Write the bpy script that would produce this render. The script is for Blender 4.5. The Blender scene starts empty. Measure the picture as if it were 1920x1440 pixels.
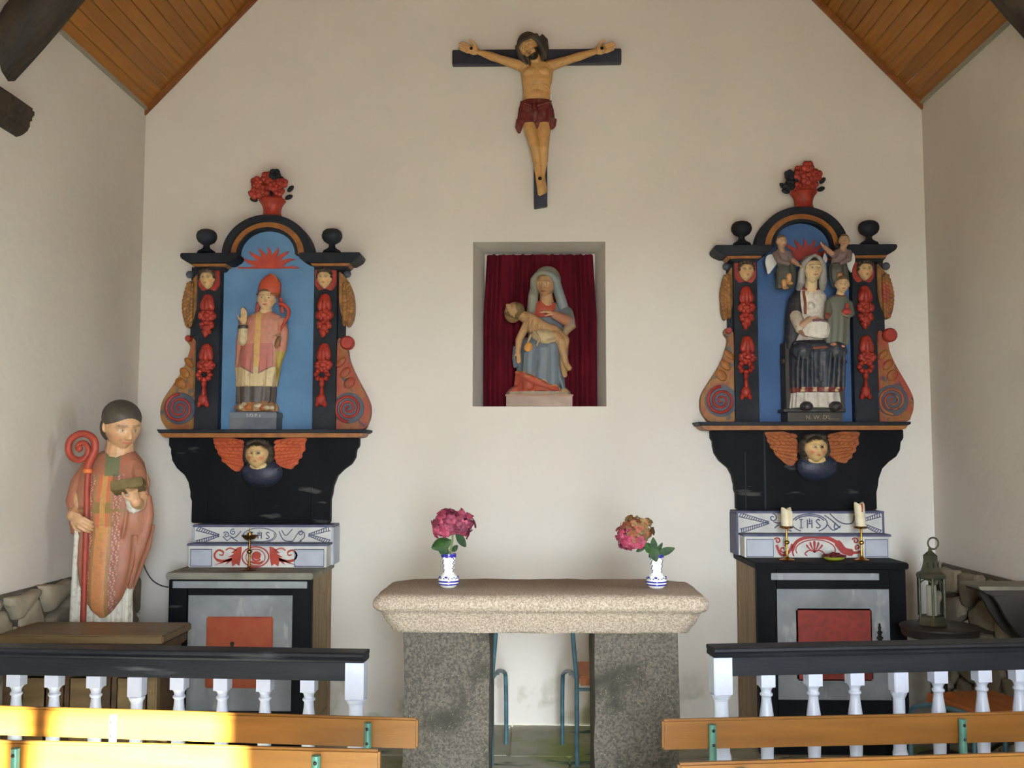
import bpy, bmesh, math, random
from mathutils import Vector, Matrix, Euler
from mathutils.bvhtree import BVHTree

SC = bpy.context.scene
COL = SC.collection
# ------------------------------------------------------------------ camera
F_PX = 1884.0
CAM = Vector((0.0, -6.0, 1.55))
PITCH = math.atan(140 / F_PX)
YAW = math.atan(40 / F_PX * math.cos(PITCH))
cam_data = bpy.data.cameras.new('camera')
cam_data.sensor_fit = 'HORIZONTAL'
cam_data.sensor_width = 36.0
cam_data.lens = 36.0 * F_PX / 1920.0
cam = bpy.data.objects.new('camera', cam_data)
COL.objects.link(cam)
cam.location = CAM
cam.rotation_euler = (math.pi / 2 + PITCH, 0, YAW)
SC.camera = cam
# ------------------------------------------------------------------ world, sun, daylight, exposure
SC.view_settings.view_transform = 'Standard'
SC.view_settings.look = 'None'
SC.view_settings.exposure = 0.32
SC.view_settings.gamma = 1.0
SC.view_settings.use_curve_mapping = False
world = bpy.data.worlds.new('sky')
SC.world = world
world.use_nodes = True
world.node_tree.nodes['Background'].inputs[0].default_value = (0.80, 0.90, 1.0, 1)
world.node_tree.nodes['Background'].inputs[1].default_value = 82.0

def add_light(name, kind, loc, aim, energy, color, size=None):
    l = bpy.data.lights.new(name, kind)
    l.energy = energy
    l.color = color
    if kind == 'AREA':
        l.shape = 'RECTANGLE'
        l.size, l.size_y = size
    else:
        l.angle = math.radians(0.9)
    o = bpy.data.objects.new(name, l)
    COL.objects.link(o)
    o.location = loc
    o.rotation_euler = Vector(aim).to_track_quat('-Z', 'Y').to_euler()
    return o

SUN_DIR = (-0.38, 1.0, -0.35)
add_light('sun', 'SUN', (3, -12, 6), SUN_DIR, 230.0, (0.88, 0.96, 1.0))
# portals only guide the sky's light in through the doorway and the added side opening
for nm, loc, aim, size in (('doorway_portal', (0.38, -7.25, 1.225), (0, 1, 0), (0.96, 2.45)), ('added_opening_portal', (2.5, -2.9, 1.85), (-1, 0, 0), (0.4, 0.5))):
    add_light(nm, 'AREA', loc, aim, 1.0, (1, 1, 1), size).data.cycles.is_portal = True

# ------------------------------------------------------------------ picture measurements to points in the room
_R = Vector((math.cos(YAW), math.sin(YAW), 0))
_F = Vector((-math.sin(YAW) * math.cos(PITCH), math.cos(YAW) * math.cos(PITCH), math.sin(PITCH)))
_U = _R.cross(_F)

def P(px, py, Y):
    d = _F * F_PX + _R * (px - 960) + _U * (720 - py)
    t = (Y - CAM.y) / d.y
    return CAM + d * t

class Fr:
    """metric frame of one thing: measured sizes to metres on its own upright plane"""
    def __init__(s, cx, cy, Y):
        s.cx, s.cy, s.Y = cx, cy, Y
        s.O = P(cx, cy, Y)
        s.u = (P(cx + 10, cy, Y) - P(cx - 10, cy, Y)).length / 20
    def __call__(s, px, py, d=0.0):
        return Vector((s.O.x + (px - s.cx) * s.u, s.Y - d * s.u, s.O.z - (py - s.cy) * s.u))
    def inv(s, co):
        return s.cx + (co.x - s.O.x) / s.u, s.cy - (co.z - s.O.z) / s.u

# ------------------------------------------------------------------ colours and materials
def lin(v):
    v /= 255.0
    return v / 12.92 if v <= 0.04045 else ((v + 0.055) / 1.055) ** 2.4

def C(r, g, b, k=1.0):
    return tuple(min(0.9, lin(x) * k) for x in (r, g, b))

def mat(name, col, rough=0.6, col2=None, mix_scale=4.0, mix_pos=0.5, mix_w=0.15, bump=0.0, bump_scale=60.0,
        metal=0.0, var=0.0, stretch=(1, 1, 1), spec=0.4, detail=4.0):
    m = bpy.data.materials.new(name)
    m.use_nodes = True
    nt = m.node_tree
    N, L = nt.nodes, nt.links
    b = N['Principled BSDF']
    b.inputs['Roughness'].default_value = rough
    b.inputs['Metallic'].default_value = metal
    b.inputs['Specular IOR Level'].default_value = spec
    b.inputs['Base Color'].default_value = (*col, 1)
    tc = N.new('ShaderNodeTexCoord')
    mp = N.new('ShaderNodeMapping')
    mp.inputs['Scale'].default_value = stretch
    L.new(tc.outputs['Object'], mp.inputs['Vector'])
    out = None
    if col2 is not None:
        n = N.new('ShaderNodeTexNoise')
        n.inputs['Scale'].default_value = mix_scale
        n.inputs['Detail'].default_value = detail
        L.new(mp.outputs[0], n.inputs['Vector'])
        r = N.new('ShaderNodeValToRGB')
        r.color_ramp.elements[0].position = max(0, mix_pos - mix_w)
        r.color_ramp.elements[1].position = min(1, mix_pos + mix_w)
        r.color_ramp.elements[0].color = (*col, 1)
        r.color_ramp.elements[1].color = (*col2, 1)
        L.new(n.outputs[0], r.inputs[0])
        out = r.outputs[0]
    if var:
        oi = N.new('ShaderNodeObjectInfo')
        mr = N.new('ShaderNodeMapRange')
        mr.inputs[3].default_value = 1 - var
        mr.inputs[4].default_value = 1 + var
        L.new(oi.outputs['Random'], mr.inputs[0])
        vm = N.new('ShaderNodeVectorMath')
        vm.operation = 'SCALE'
        if out is not None:
            L.new(out, vm.inputs[0])
        else:
            vm.inputs[0].default_value = col
        L.new(mr.outputs[0], vm.inputs['Scale'])
        out = vm.outputs[0]
    if out is not None:
        L.new(out, b.inputs['Base Color'])
    if bump:
        n = N.new('ShaderNodeTexNoise')
        n.inputs['Scale'].default_value = bump_scale
        n.inputs['Detail'].default_value = 3
        L.new(mp.outputs[0], n.inputs['Vector'])
        bp = N.new('ShaderNodeBump')
        bp.inputs['Strength'].default_value = bump
        bp.inputs['Distance'].default_value = 0.01
        L.new(n.outputs[0], bp.inputs['Height'])
        L.new(bp.outputs[0], b.inputs['Normal'])
    return m

def overlay(m, col, scale, pos, width, stretch=(1, 1, 1), zmax=None, seed=0.0):
    """a second colour on top where a noise passes a level (stains, knots, wear); zmax fades it above that height"""
    nt = m.node_tree
    N, L = nt.nodes, nt.links
    b = N['Principled BSDF']
    inp = b.inputs['Base Color']
    mx = N.new('ShaderNodeMix')
    mx.data_type = 'RGBA'
    if inp.links:
        L.new(inp.links[0].from_socket, mx.inputs[6])
    else:
        mx.inputs[6].default_value = inp.default_value
    mx.inputs[7].default_value = (*col, 1)
    tc = N.new('ShaderNodeTexCoord')
    mp = N.new('ShaderNodeMapping')
    mp.inputs['Scale'].default_value = stretch
    mp.inputs['Location'].default_value = (seed, seed * 1.7, seed * 0.6)
    L.new(tc.outputs['Object'], mp.inputs['Vector'])
    n = N.new('ShaderNodeTexNoise')
    n.inputs['Scale'].default_value = scale
    n.inputs['Detail'].default_value = 5
    L.new(mp.outputs[0], n.inputs['Vector'])
    mr = N.new('ShaderNodeMapRange')
    mr.inputs[1].default_value = pos
    mr.inputs[2].default_value = pos + width
    L.new(n.outputs[0], mr.inputs[0])
    fac = mr.outputs[0]
    if zmax is not None:
        sx = N.new('ShaderNodeSeparateXYZ')
        L.new(tc.outputs['Object'], sx.inputs[0])
        m2 = N.new('ShaderNodeMapRange')
        m2.inputs[1].default_value = zmax
        m2.inputs[2].default_value = zmax * 0.45
        L.new(sx.outputs[2], m2.inputs[0])
        mu = N.new('ShaderNodeMath')
        mu.operation = 'MULTIPLY'
        L.new(fac, mu.inputs[0])
        L.new(m2.outputs[0], mu.inputs[1])
        fac = mu.outputs[0]
    L.new(fac, mx.inputs[0])
    L.new(mx.outputs[2], inp)
    return m

def painted_attr(name, rough=0.5, wear=0.0, wear_col=(0.17, 0.125, 0.08), scale=38.0):
    """polychrome: colours come from the mesh's own paint attribute, worn by a noise"""
    m = mat(name, (0.5, 0.5, 0.5), rough, bump=0.2, bump_scale=90)
    nt = m.node_tree
    N, L = nt.nodes, nt.links
    a = N.new('ShaderNodeVertexColor')
    a.layer_name = 'paint'
    L.new(a.outputs[0], N['Principled BSDF'].inputs['Base Color'])
    overlay(m, wear_col, scale, 0.50 - wear * 0.3, 0.55)
    return m

# ------------------------------------------------------------------ geometry helpers: every one returns (verts, faces)
def box(x0, x1, y0, y1, z0, z1):
    v = [(x, y, z) for x in (x0, x1) for y in (y0, y1) for z in (z0, z1)]
    f = [(0, 1, 3, 2), (4, 6, 7, 5), (0, 4, 5, 1), (2, 3, 7, 6), (0, 2, 6, 4), (1, 5, 7, 3)]
    return v, f

def prism(poly, y_front, y_back):
    """upright outline (x, z) given thickness along y"""
    n = len(poly)
    area = sum(poly[i][0] * poly[(i + 1) % n][1] - poly[(i + 1) % n][0] * poly[i][1] for i in range(n))
    if area < 0:
        poly = poly[::-1]
    v = [(x, y_front, z) for x, z in poly] + [(x, y_back, z) for x, z in poly]
    f = [tuple(range(n)), tuple(range(2 * n - 1, n - 1, -1))]
    for i in range(n):
        j = (i + 1) % n
        f.append((i, i + n, j + n, j))
    return v, f

def fprism(fr, pts, d0, d1):
    """outline in measured units on a frame; d0 front and d1 back in metres from the frame's plane, towards the viewer"""
    pl = [(fr(x, y).x, fr(x, y).z) for x, y in pts]
    return prism(pl, fr.Y - d0, fr.Y - d1)

def fbox(fr, x0, x1, y0, y1, d0, d1):
    a, b = fr(x0, y0), fr(x1, y1)
    return box(a.x, b.x, fr.Y - d0, fr.Y - d1, b.z, a.z)

def loft(rings, cap=True, closed=True):
    n = len(rings[0])
    v = [tuple(p) for r in rings for p in r]
    f = []
    for k in range(len(rings) - 1):
        for i in range(n if closed else n - 1):
            j = (i + 1) % n
            f.append((k * n + i, k * n + j, (k + 1) * n + j, (k + 1) * n + i))
    if cap:
        f.append(tuple(range(n - 1, -1, -1)))
        f.append(tuple(range((len(rings) - 1) * n, len(rings) * n)))
    return v, f

def lathe(prof, c=(0, 0, 0), n=24):
    return loft([[(c[0] + r * math.cos(2 * math.pi * i / n), c[1] + r * math.sin(2 * math.pi * i / n), c[2] + z)
                  for i in range(n)] for r, z in prof])

def tube(pts, r, n=10, flat=1.0):
    pts = [Vector(p) for p in pts]
    m = len(pts)
    rr = r if isinstance(r, (list, tuple)) else [r] * m
    rings = []
    up = None
    for i in range(m):
        t = (pts[min(i + 1, m - 1)] - pts[max(i - 1, 0)]).normalized()
        if up is None:
            up = Vector((0, 1, 0)) if abs(t.y) < 0.9 else Vector((1, 0, 0))
        up = (up - t * up.dot(t)).normalized()
        s = t.cross(up)
        rings.append([pts[i] + (s * math.cos(a) + up * math.sin(a) * flat) * rr[i]
                      for a in (2 * math.pi * k / n for k in range(n))])
    return loft(rings)

def ellip(c, r, rot=None, n=(16, 12)):
    nu, nv = n
    c = Vector(c)
    M = rot.to_matrix() if isinstance(rot, Euler) else rot
    v, f = [], []
    for i in range(nv + 1):
        th = math.pi * i / nv
        for j in range(nu):
            ph = 2 * math.pi * j / nu
            p = Vector((r[0] * math.sin(th) * math.cos(ph), r[1] * math.sin(th) * math.sin(ph), r[2] * math.cos(th)))
            if M is not None:
                p = M @ p
            v.append(c + p)
    for i in range(nv):
        for j in range(nu):
            k = (j + 1) % nu
            f.append((i * nu + j, (i + 1) * nu + j, (i + 1) * nu + k, i * nu + k))
    return v, f

def capsule(p0, p1, r0, r1, n=14):
    p0, p1 = Vector(p0), Vector(p1)
    t = (p1 - p0).normalized()
    up = Vector((0, 1, 0)) if abs(t.y) < 0.9 else Vector((1, 0, 0))
    up = (up - t * up.dot(t)).normalized()
    s = t.cross(up)
    rings = []
    for p, r, a0, a1 in ((p0, r0, -80, 0), (p1, r1, 0, 80)):
        for k in range(5):
            a = math.radians(a0 + (a1 - a0) * k / 4)
            rings.append([p + t * (r * math.sin(a)) + (s * math.cos(b) + up * math.sin(b)) * (r * math.cos(a))
                          for b in (2 * math.pi * q / n for q in range(n))])
    return loft(rings)

def ribbon(fr, pts, w, d0, d1, closed=False):
    """flat band of width w (measured units) along a path; d0/d1 metres in front of the frame's plane"""
    m = len(pts)
    ww = w if isinstance(w, (list, tuple)) else [w] * m
    a, b = [], []
    for i in range(m):
        p, q = (pts[(i - 1) % m], pts[(i + 1) % m]) if closed else (pts[max(i - 1, 0)], pts[min(i + 1, m - 1)])
        dx, dy = q[0] - p[0], q[1] - p[1]
        l = math.hypot(dx, dy) or 1
        nx, ny = -dy / l * ww[i] / 2, dx / l * ww[i] / 2
        a.append((pts[i][0] + nx, pts[i][1] + ny))
        b.append((pts[i][0] - nx, pts[i][1] - ny))
    v, f = [], []
    for d in (d0, d1):
        for s in (a, b):
            for x, y in s:
                q = fr(x, y)
                v.append((q.x, fr.Y - d, q.z))
    for i in range(m if closed else m - 1):
        j = (i + 1) % m
        f += [(i, j, m + j, m + i), (2 * m + i, 3 * m + i, 3 * m + j, 2 * m + j),
              (i, 2 * m + i, 2 * m + j, j), (m + i, m + j, 3 * m + j, 3 * m + i)]
    if not closed:
        f += [(0, m, 3 * m, 2 * m), (m - 1, 3 * m - 1, 4 * m - 1, 2 * m - 1)]
    return v, f

def arc(cx, cy, rx, ry, a0, a1, n=16):
    """points on an ellipse, angles in degrees, 0 to the viewer's east, 90 upward"""
    return [(cx + rx * math.cos(math.radians(a0 + (a1 - a0) * k / n)),
             cy - ry * math.sin(math.radians(a0 + (a1 - a0) * k / n))) for k in range(n + 1)]

def spiral(cx, cy, r0, r1, a0, turns, n=60):
    return [(cx + (r0 + (r1 - r0) * k / n) * math.cos(math.radians(a0) + turns * 2 * math.pi * k / n),
             cy - (r0 + (r1 - r0) * k / n) * math.sin(math.radians(a0) + turns * 2 * math.pi * k / n)) for k in range(n + 1)]

def curve(pts, n=8):
    """Catmull-Rom through tuples or vectors"""
    pts = [tuple(p) for p in pts]
    out = []
    for i in range(len(pts) - 1):
        p0, p1, p2, p3 = pts[max(i - 1, 0)], pts[i], pts[i + 1], pts[min(i + 2, len(pts) - 1)]
        for k in range(n):
            t = k / n
            out.append(tuple(0.5 * (2 * b + (c - a) * t + (2 * a - 5 * b + 4 * c - d) * t * t + (3 * b - a - 3 * c + d) * t ** 3)
                             for a, b, c, d in zip(p0, p1, p2, p3)))
    out.append(pts[-1])
    return out

class G:
    def __init__(s):
        s.v, s.f, s.m = [], [], []
    def add(s, vf, mi=0):
        o = len(s.v)
        s.v += [tuple(p) for p in vf[0]]
        s.f += [tuple(i + o for i in q) for q in vf[1]]
        s.m += [mi] * len(vf[1])
        return s

def clean_mesh(me, bevel=0.0, seg=2):
    bm = bmesh.new()
    bm.from_mesh(me)
    bmesh.ops.remove_doubles(bm, verts=bm.verts, dist=1e-6)
    bmesh.ops.recalc_face_normals(bm, faces=bm.faces)
    if bevel:
        ed = [e for e in bm.edges if len(e.link_faces) == 2 and e.calc_face_angle(0) > math.radians(28)]
        bmesh.ops.bevel(bm, geom=ed, offset=bevel, segments=seg, affect='EDGES', clamp_overlap=True)
    bm.to_mesh(me)
    bm.free()

def attach(o, parent, at=None):
    if parent is not None:
        o.parent = parent
        if at is None and parent.parent is None and not parent.get('_local'):
            o.location = -parent.location if parent.type == 'EMPTY' else (0, 0, 0)
        elif at is not None:
            o.location = at

def obj(name, g, m, parent=None, bevel=0.0, seg=2, angle=35, flat=False, loc=None):
    """one mesh object from a G or a single (verts, faces)"""
    if isinstance(g, tuple):
        g = G().add(g)
    me = bpy.data.meshes.new(name)
    me.from_pydata(g.v, [], g.f)
    ms = m if isinstance(m, (list, tuple)) else [m]
    for x in ms:
        me.materials.append(x)
    if len(ms) > 1:
        me.polygons.foreach_set('material_index', g.m)
    clean_mesh(me, bevel, seg)
    if not flat:
        me.shade_smooth()
        me.set_sharp_from_angle(angle=math.radians(angle))
    o = bpy.data.objects.new(name, me)
    COL.objects.link(o)
    if loc is not None:
        o.location = loc
    attach(o, parent, loc)
    return o

def tag(o, label=None, cat=None, group=None, kind=None):
    if label: o['label'] = label
    if cat: o['category'] = cat
    if group: o['group'] = group
    if kind: o['kind'] = kind
    return o

def thing(name, label, cat, loc=(0, 0, 0), rz=0.0, group=None, local=False):
    """an Empty at the thing's base; parts made in room coordinates unless local"""
    o = bpy.data.objects.new(name, None)
    COL.objects.link(o)
    o.location = loc
    o.rotation_euler = (0, 0, rz)
    o.empty_display_size = 0.1
    if local:
        o['_local'] = 1
    return tag(o, label, cat, group)

def structure(name, g, m, **k):
    return tag(obj(name, g, m, **k), kind='structure')

def copy_tree(o, parent=None):
    c = o.copy()
    COL.objects.link(c)
    if parent is not None:
        c.parent = parent
    for ch in o.children:
        copy_tree(ch, c)
    return c

# ------------------------------------------------------------------ carved figures
def ss(a, b, x):
    t = max(0.0, min(1.0, (x - a) / (b - a)))
    return t * t * (3 - 2 * t)

def head(H, c, yaw=0, pitch=0, roll=0, skin=(230, 190, 140), hair=(50, 38, 28), lips=(170, 70, 60), eye=(40, 28, 22),
         blush=0.25, n=(72, 56), hairline=0.30, wide=1.0, beard=None):
    nu, nv = n
    g = lambda x, s: math.exp(-(x / s) ** 2)
    v, f, cs = [], [], []
    M = Matrix.Rotation(yaw, 3, 'Z') @ Matrix.Rotation(pitch, 3, 'X') @ Matrix.Rotation(roll, 3, 'Y')
    sk, hr, lp, ey = C(*skin), C(*hair), C(*lips), C(*eye)
    bl = C(205, 95, 70)
    wh = C(216, 200, 172)
    c = Vector(c)
    for i in range(nv + 1):
        th = math.pi * i / nv
        for j in range(nu):
            ph = 2 * math.pi * j / nu
            dx, dy, z = math.sin(th) * math.sin(ph), -math.sin(th) * math.cos(ph), 0.5 * math.cos(th)
            t = max(0, min(1, -z / 0.5))
            x = 0.365 * wide * dx * (1 - 0.40 * t ** 1.7)
            y = 0.43 * dy * (1 - (0.35 * t if dy > 0 else 0.10 * t * t))
            col = sk
            ax = abs(x)
            if dy < 0.05:
                m = max(0, -dy) ** 0.5
                w = 0.038 + 0.025 * ss(0.08, -0.12, z)
                k = 0.115 * ss(0.11, -0.08, z) * ss(-0.165, -0.115, z) * g(x, w)
                k += 0.028 * g(ax - 0.055, 0.03) * g(z + 0.105, 0.03)
                k -= 0.050 * g(ax - 0.14, 0.075) * g(z - 0.045, 0.052)
                k += 0.026 * g(ax - 0.14, 0.055) * g(z - 0.04, 0.027)
                k += 0.018 * g(ax - 0.14, 0.11) * g(z - 0.125, 0.03)
                k += 0.030 * g(x, 0.09) * g(z + 0.235, 0.036) - 0.016 * g(x, 0.1) * g(z + 0.235, 0.009)
                k += 0.035 * g(x, 0.09) * g(z + 0.40, 0.06) + 0.014 * g(ax - 0.19, 0.09) * g(z + 0.1, 0.09)
                y -= k * m
                if m > 0.2:
                    bm_ = min(1, blush * 2.2 * g(ax - 0.21, 0.075) * g(z + 0.13, 0.07))
                    col = tuple(a + (b - a) * bm_ for a, b in zip(sk, bl))
                    if (x / 0.105) ** 2 + ((z + 0.235) / 0.033) ** 2 < 1: col = lp
                    e = (ax - 0.14)
                    if (e / 0.058) ** 2 + ((z - 0.04) / 0.023) ** 2 < 1: col = wh
                    if (e / 0.038) ** 2 + ((z - 0.04) / 0.029) ** 2 < 1: col = ey
                    if abs(e) < 0.07 and 0.066 - 2.2 * e * e < z < 0.084 - 2.2 * e * e: col = ey
                    if abs(z - (0.142 - 2.0 * e * e)) < 0.015 and 0.05 < ax < 0.23: col = hr
            if z > hairline - 0.45 * max(0, ax - 0.16) or (dy > -0.08 and z > -0.32): col = hr
            if beard and z < -0.14 and ax < 0.4 and dy < 0.1 and not ((x / 0.095) ** 2 + ((z + 0.235) / 0.026) ** 2 < 1):
                if z < -0.29 or ax > 0.20 or -0.19 < z < -0.165: col = C(*beard)
            v.append(c + M @ (Vector((x, y, z)) * H))
            cs.append(col)
    for i in range(nv):
        for j in range(nu):
            k = (j + 1) % nu
            f.append((i * nu + j, (i + 1) * nu + j, (i + 1) * nu + k, i * nu + k))
    return (v, f), cs, M

class Sculpt:
    """primitives fused into one carved surface, with their colours"""
    def __init__(s):
        s.v, s.f, s.c = [], [], []
    def add(s, vf, col):
        o = len(s.v)
        s.v += [tuple(p) for p in vf[0]]
        s.f += [tuple(i + o for i in q) for q in vf[1]]
        s.c += list(col) if isinstance(col, list) else [col] * len(vf[0])
        return s
    def head(s, *a, **k):
        ears = k.pop('ears', True)
        vf, cs, M = head(*a, **k)
        s.add(vf, cs)
        H, c = a[0], Vector(a[1])
        for sx in (-1, 1):
            if ears:
                s.add(ellip(c + M @ Vector((sx * 0.36 * H, 0.03 * H, -0.02 * H)), (0.035 * H, 0.07 * H, 0.11 * H)), C(*k.get('skin', (230, 190, 140))))
        return M
    def build(s, name, m, parent=None, voxel=0.0035, smooth=2, paint=None):
        me = bpy.data.meshes.new(name)
        me.from_pydata(s.v, [], s.f)
        clean_mesh(me)
        if voxel:
            t = bpy.data.objects.new('temporary', me)
            COL.objects.link(t)
            md = t.modifiers.new('remesh', 'REMESH')
            md.mode = 'VOXEL'
            md.voxel_size = voxel
            dg = bpy.context.evaluated_depsgraph_get()
            me2 = bpy.data.meshes.new_from_object(t.evaluated_get(dg))
            bpy.data.objects.remove(t)
            bm = bmesh.new()
            bm.from_mesh(me2)
            for _ in range(smooth):
                bmesh.ops.smooth_vert(bm, verts=bm.verts, factor=0.5, use_axis_x=True, use_axis_y=True, use_axis_z=True)
            bm.to_mesh(me2)
            bm.free()
            me = me2
            me.name = name
        tree = BVHTree.FromPolygons([Vector(p) for p in s.v], s.f)
        a = me.attributes.new('paint', 'FLOAT_COLOR', 'POINT')
        buf = []
        for vt in me.vertices:
            _, _, fi, _ = tree.find_nearest(vt.co)
            q = s.f[fi]
            if len(q) > 4:
                c = s.c[q[0]]
            else:
                c = [sum(s.c[i][k] for i in q) / len(q) for k in range(3)]
            if paint:
                c = paint(vt.co, vt.normal, c)
            buf += [c[0], c[1], c[2], 1.0]
        a.data.foreach_set('color', buf)
        me.materials.clear()
        me.materials.append(m)
        me.shade_smooth()
        o = bpy.data.objects.new(name, me)
        COL.objects.link(o)
        attach(o, parent)
        return o

def fold_ring(fr, cx, py, rx, ry, d=0.0, folds=0, amp=0.0, phase=0.0, n=96, square=2.0, tilt=0.0):
    """one horizontal ring of a robe: half widths rx across and ry in depth, in measured units; folds ripple it"""
    out = []
    for i in range(n):
        a = 2 * math.pi * i / n
        ca, sa = math.cos(a), math.sin(a)
        k = (abs(ca) ** square + abs(sa) ** square) ** (-1 / square)
        w = 1 + amp * math.sin(folds * a + phase) if folds else 1
        if folds:
            w += 0.45 * amp * math.sin(folds * 1.7 * a + phase * 2.1 + 1)
        out.append(fr(cx + rx * k * ca * w, py + tilt * ca, d - ry * k * sa * w))
    return out

def hand(wrist, direction, palm, L, curl=0.6, side=1, spread=0.11):
    """palm, four fingers in two bent segments and a thumb, as capsules to be fused"""
    w, t = Vector(wrist), Vector(direction).normalized()
    nrm = Vector(palm)
    nrm = (nrm - t * nrm.dot(t)).normalized()
    s = t.cross(nrm) * side
    out = []
    R = Matrix((s, t, nrm)).transposed()
    out.append(ellip(w + t * 0.27 * L, (0.22 * L, 0.30 * L, 0.11 * L), R, (14, 10)))
    for k, ln in enumerate((0.43, 0.50, 0.46, 0.36)):
        b = w + t * 0.48 * L + s * (1.5 - k) * spread * L
        d1 = (t * math.cos(curl) + nrm * math.sin(curl)).normalized()
        d2 = (t * math.cos(curl * 2.3) + nrm * math.sin(curl * 2.3)).normalized()
        m = b + d1 * ln * 0.55 * L
        out.append(capsule(b, m, 0.062 * L, 0.055 * L, 8))
        out.append(capsule(m, m + d2 * ln * 0.45 * L, 0.055 * L, 0.045 * L, 8))
    b = w + t * 0.2 * L + s * 0.18 * L
    m = b + (s * 0.6 + t * 0.7 + nrm * 0.35).normalized() * 0.24 * L
    out.append(capsule(b, m, 0.075 * L, 0.062 * L, 8))
    out.append(capsule(m, m + (t * 0.8 + nrm * 0.6).normalized() * 0.2 * L, 0.062 * L, 0.05 * L, 8))
    return out

def text_mesh(body, size, extrude=0.0006):
    cu = bpy.data.curves.new('lettering', 'FONT')
    cu.body = body
    cu.size = size
    cu.extrude = extrude
    cu.align_x = 'CENTER'
    t = bpy.data.objects.new('temporary', cu)
    COL.objects.link(t)
    dg = bpy.context.evaluated_depsgraph_get()
    me = bpy.data.meshes.new_from_object(t.evaluated_get(dg))
    bpy.data.objects.remove(t)
    return me

def lettering(name, body, c, height, m, parent):
    me = text_mesh(body, height)
    me.materials.clear()
    me.materials.append(m)
    for v in me.vertices:
        x, y, z = v.co
        v.co = (c.x + x, c.y - z, c.z + y)
    o = bpy.data.objects.new(name, me)
    COL.objects.link(o)
    attach(o, parent)
    return o
# ================================================================== the setting
WALL_W = P(256, 850, 0).x      # west side wall
WALL_E = P(1748, 850, 0).x
Z_EAVE = (P(272, 205, 0).z + P(1722, 195, 0).z) / 2
MID = (WALL_W + WALL_E) / 2
HALF = (WALL_E - WALL_W) / 2
SLOPE = 1.07
Z_RIDGE = Z_EAVE + HALF * SLOPE
Y_REAR = -7.2

plaster = mat('plaster', C(224, 217, 206), 0.9, C(214, 206, 195), 1.3, 0.5, 0.25, bump=0.22, bump_scale=22, spec=0.15)
overlay(plaster, C(164, 162, 132), 5.0, 0.50, 0.16, zmax=0.34)
overlay(plaster, C(150, 144, 130), 9.0, 0.80, 0.03, seed=3.0)
plaster_side = mat('plaster_side', C(214, 206, 194), 0.9, C(200, 192, 181), 1.1, 0.5, 0.25, bump=0.3, bump_scale=16, spec=0.15)
overlay(plaster_side, C(130, 120, 108), 7.0, 0.78, 0.03, seed=5.0)
floor_m = mat('floor_cement', C(172, 170, 152), 0.8, C(140, 140, 124), 3.0, 0.5, 0.2, bump=0.3, bump_scale=40)
overlay(floor_m, C(126, 138, 78), 2.2, 0.50, 0.14, seed=1.3)
overlay(floor_m, C(40, 84, 66), 3.0, 0.60, 0.06, stretch=(0.7, 2.0, 1), seed=7.0)
pine = mat('pine_board', C(178, 114, 34, 0.74), 0.5, C(150, 88, 22, 0.74), 3.0, 0.5, 0.25, bump=0.08, bump_scale=30, var=0.14, stretch=(14, 0.9, 14))
overlay(pine, C(52, 28, 12), 7.0, 0.70, 0.03, stretch=(2.2, 1.0, 2.2), seed=2.0)
pine_trim = mat('pine_trim', C(160, 98, 48, .75), 0.5, C(138, 80, 38, .75), 6.0, stretch=(3, 12, 3))
old_timber = mat('old_timber', C(38, 31, 25), 0.75, C(60, 47, 33), 5.0, 0.55, 0.15, bump=0.6, bump_scale=26, stretch=(1, 4, 1))

# floor with paving slabs near the altars
fl = structure('floor', box(WALL_W - 0.1, WALL_E + 0.1, Y_REAR - 0.1, 0.1, -0.12, -0.012), floor_m)
random.seed(4)
gy = [-4.0, -3.4, -2.85, -2.25, -1.7, -1.15, -0.62, -0.0]
for a, b in zip(gy[:-1], gy[1:]):
    x = WALL_W
    while x < WALL_E - 0.05:
        w = random.uniform(0.55, 0.85)
        x2 = WALL_E if x + w > WALL_E - 0.3 else x + w
        obj('paving_slab', box(x + 0.005, x2 - 0.005, a + 0.005, b - 0.005, -0.03, random.uniform(-0.002, 0.002)), floor_m, fl, bevel=0.006, seg=1)
        x = x2

# gable wall behind the altars with its niche
N0, N1 = P(887, 454, 0), P(1137, 762, 0)            # opening in the wall face
ND = 0.26
B0, B1 = P(909, 477, ND), P(1115, 477, ND)
nx0, nx1, nz1, nz0 = N0.x, N1.x, N0.z, N1.z
bx0, bx1, bz1 = B0.x, B1.x, B0.z
v = [(WALL_W, 0, 0), (WALL_E, 0, 0), (WALL_E, 0, Z_EAVE), (MID, 0, Z_RIDGE), (WALL_W, 0, Z_EAVE),
     (nx0, 0, nz0), (nx1, 0, nz0), (nx1, 0, nz1), (nx0, 0, nz1),
     (bx0, ND, nz0), (bx1, ND, nz0), (bx1, ND, bz1), (bx0, ND, bz1),
     (WALL_W, 0.45, 0), (WALL_E, 0.45, 0), (WALL_E, 0.45, Z_EAVE), (MID, 0.45, Z_RIDGE), (WALL_W, 0.45, Z_EAVE)]
f = [(0, 5, 8, 4), (0, 1, 6, 5), (1, 2, 7, 6), (4, 8, 7, 2, 3),
     (5, 6, 10, 9), (6, 7, 11, 10), (7, 8, 12, 11), (8, 5, 9, 12), (9, 10, 11, 12),
     (13, 17, 16, 15, 14), (0, 13, 14, 1), (1, 14, 15, 2), (2, 15, 16, 3), (3, 16, 17, 4), (4, 17, 13, 0)]
wb = structure('wall_back', (v, f), plaster, flat=True)

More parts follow.
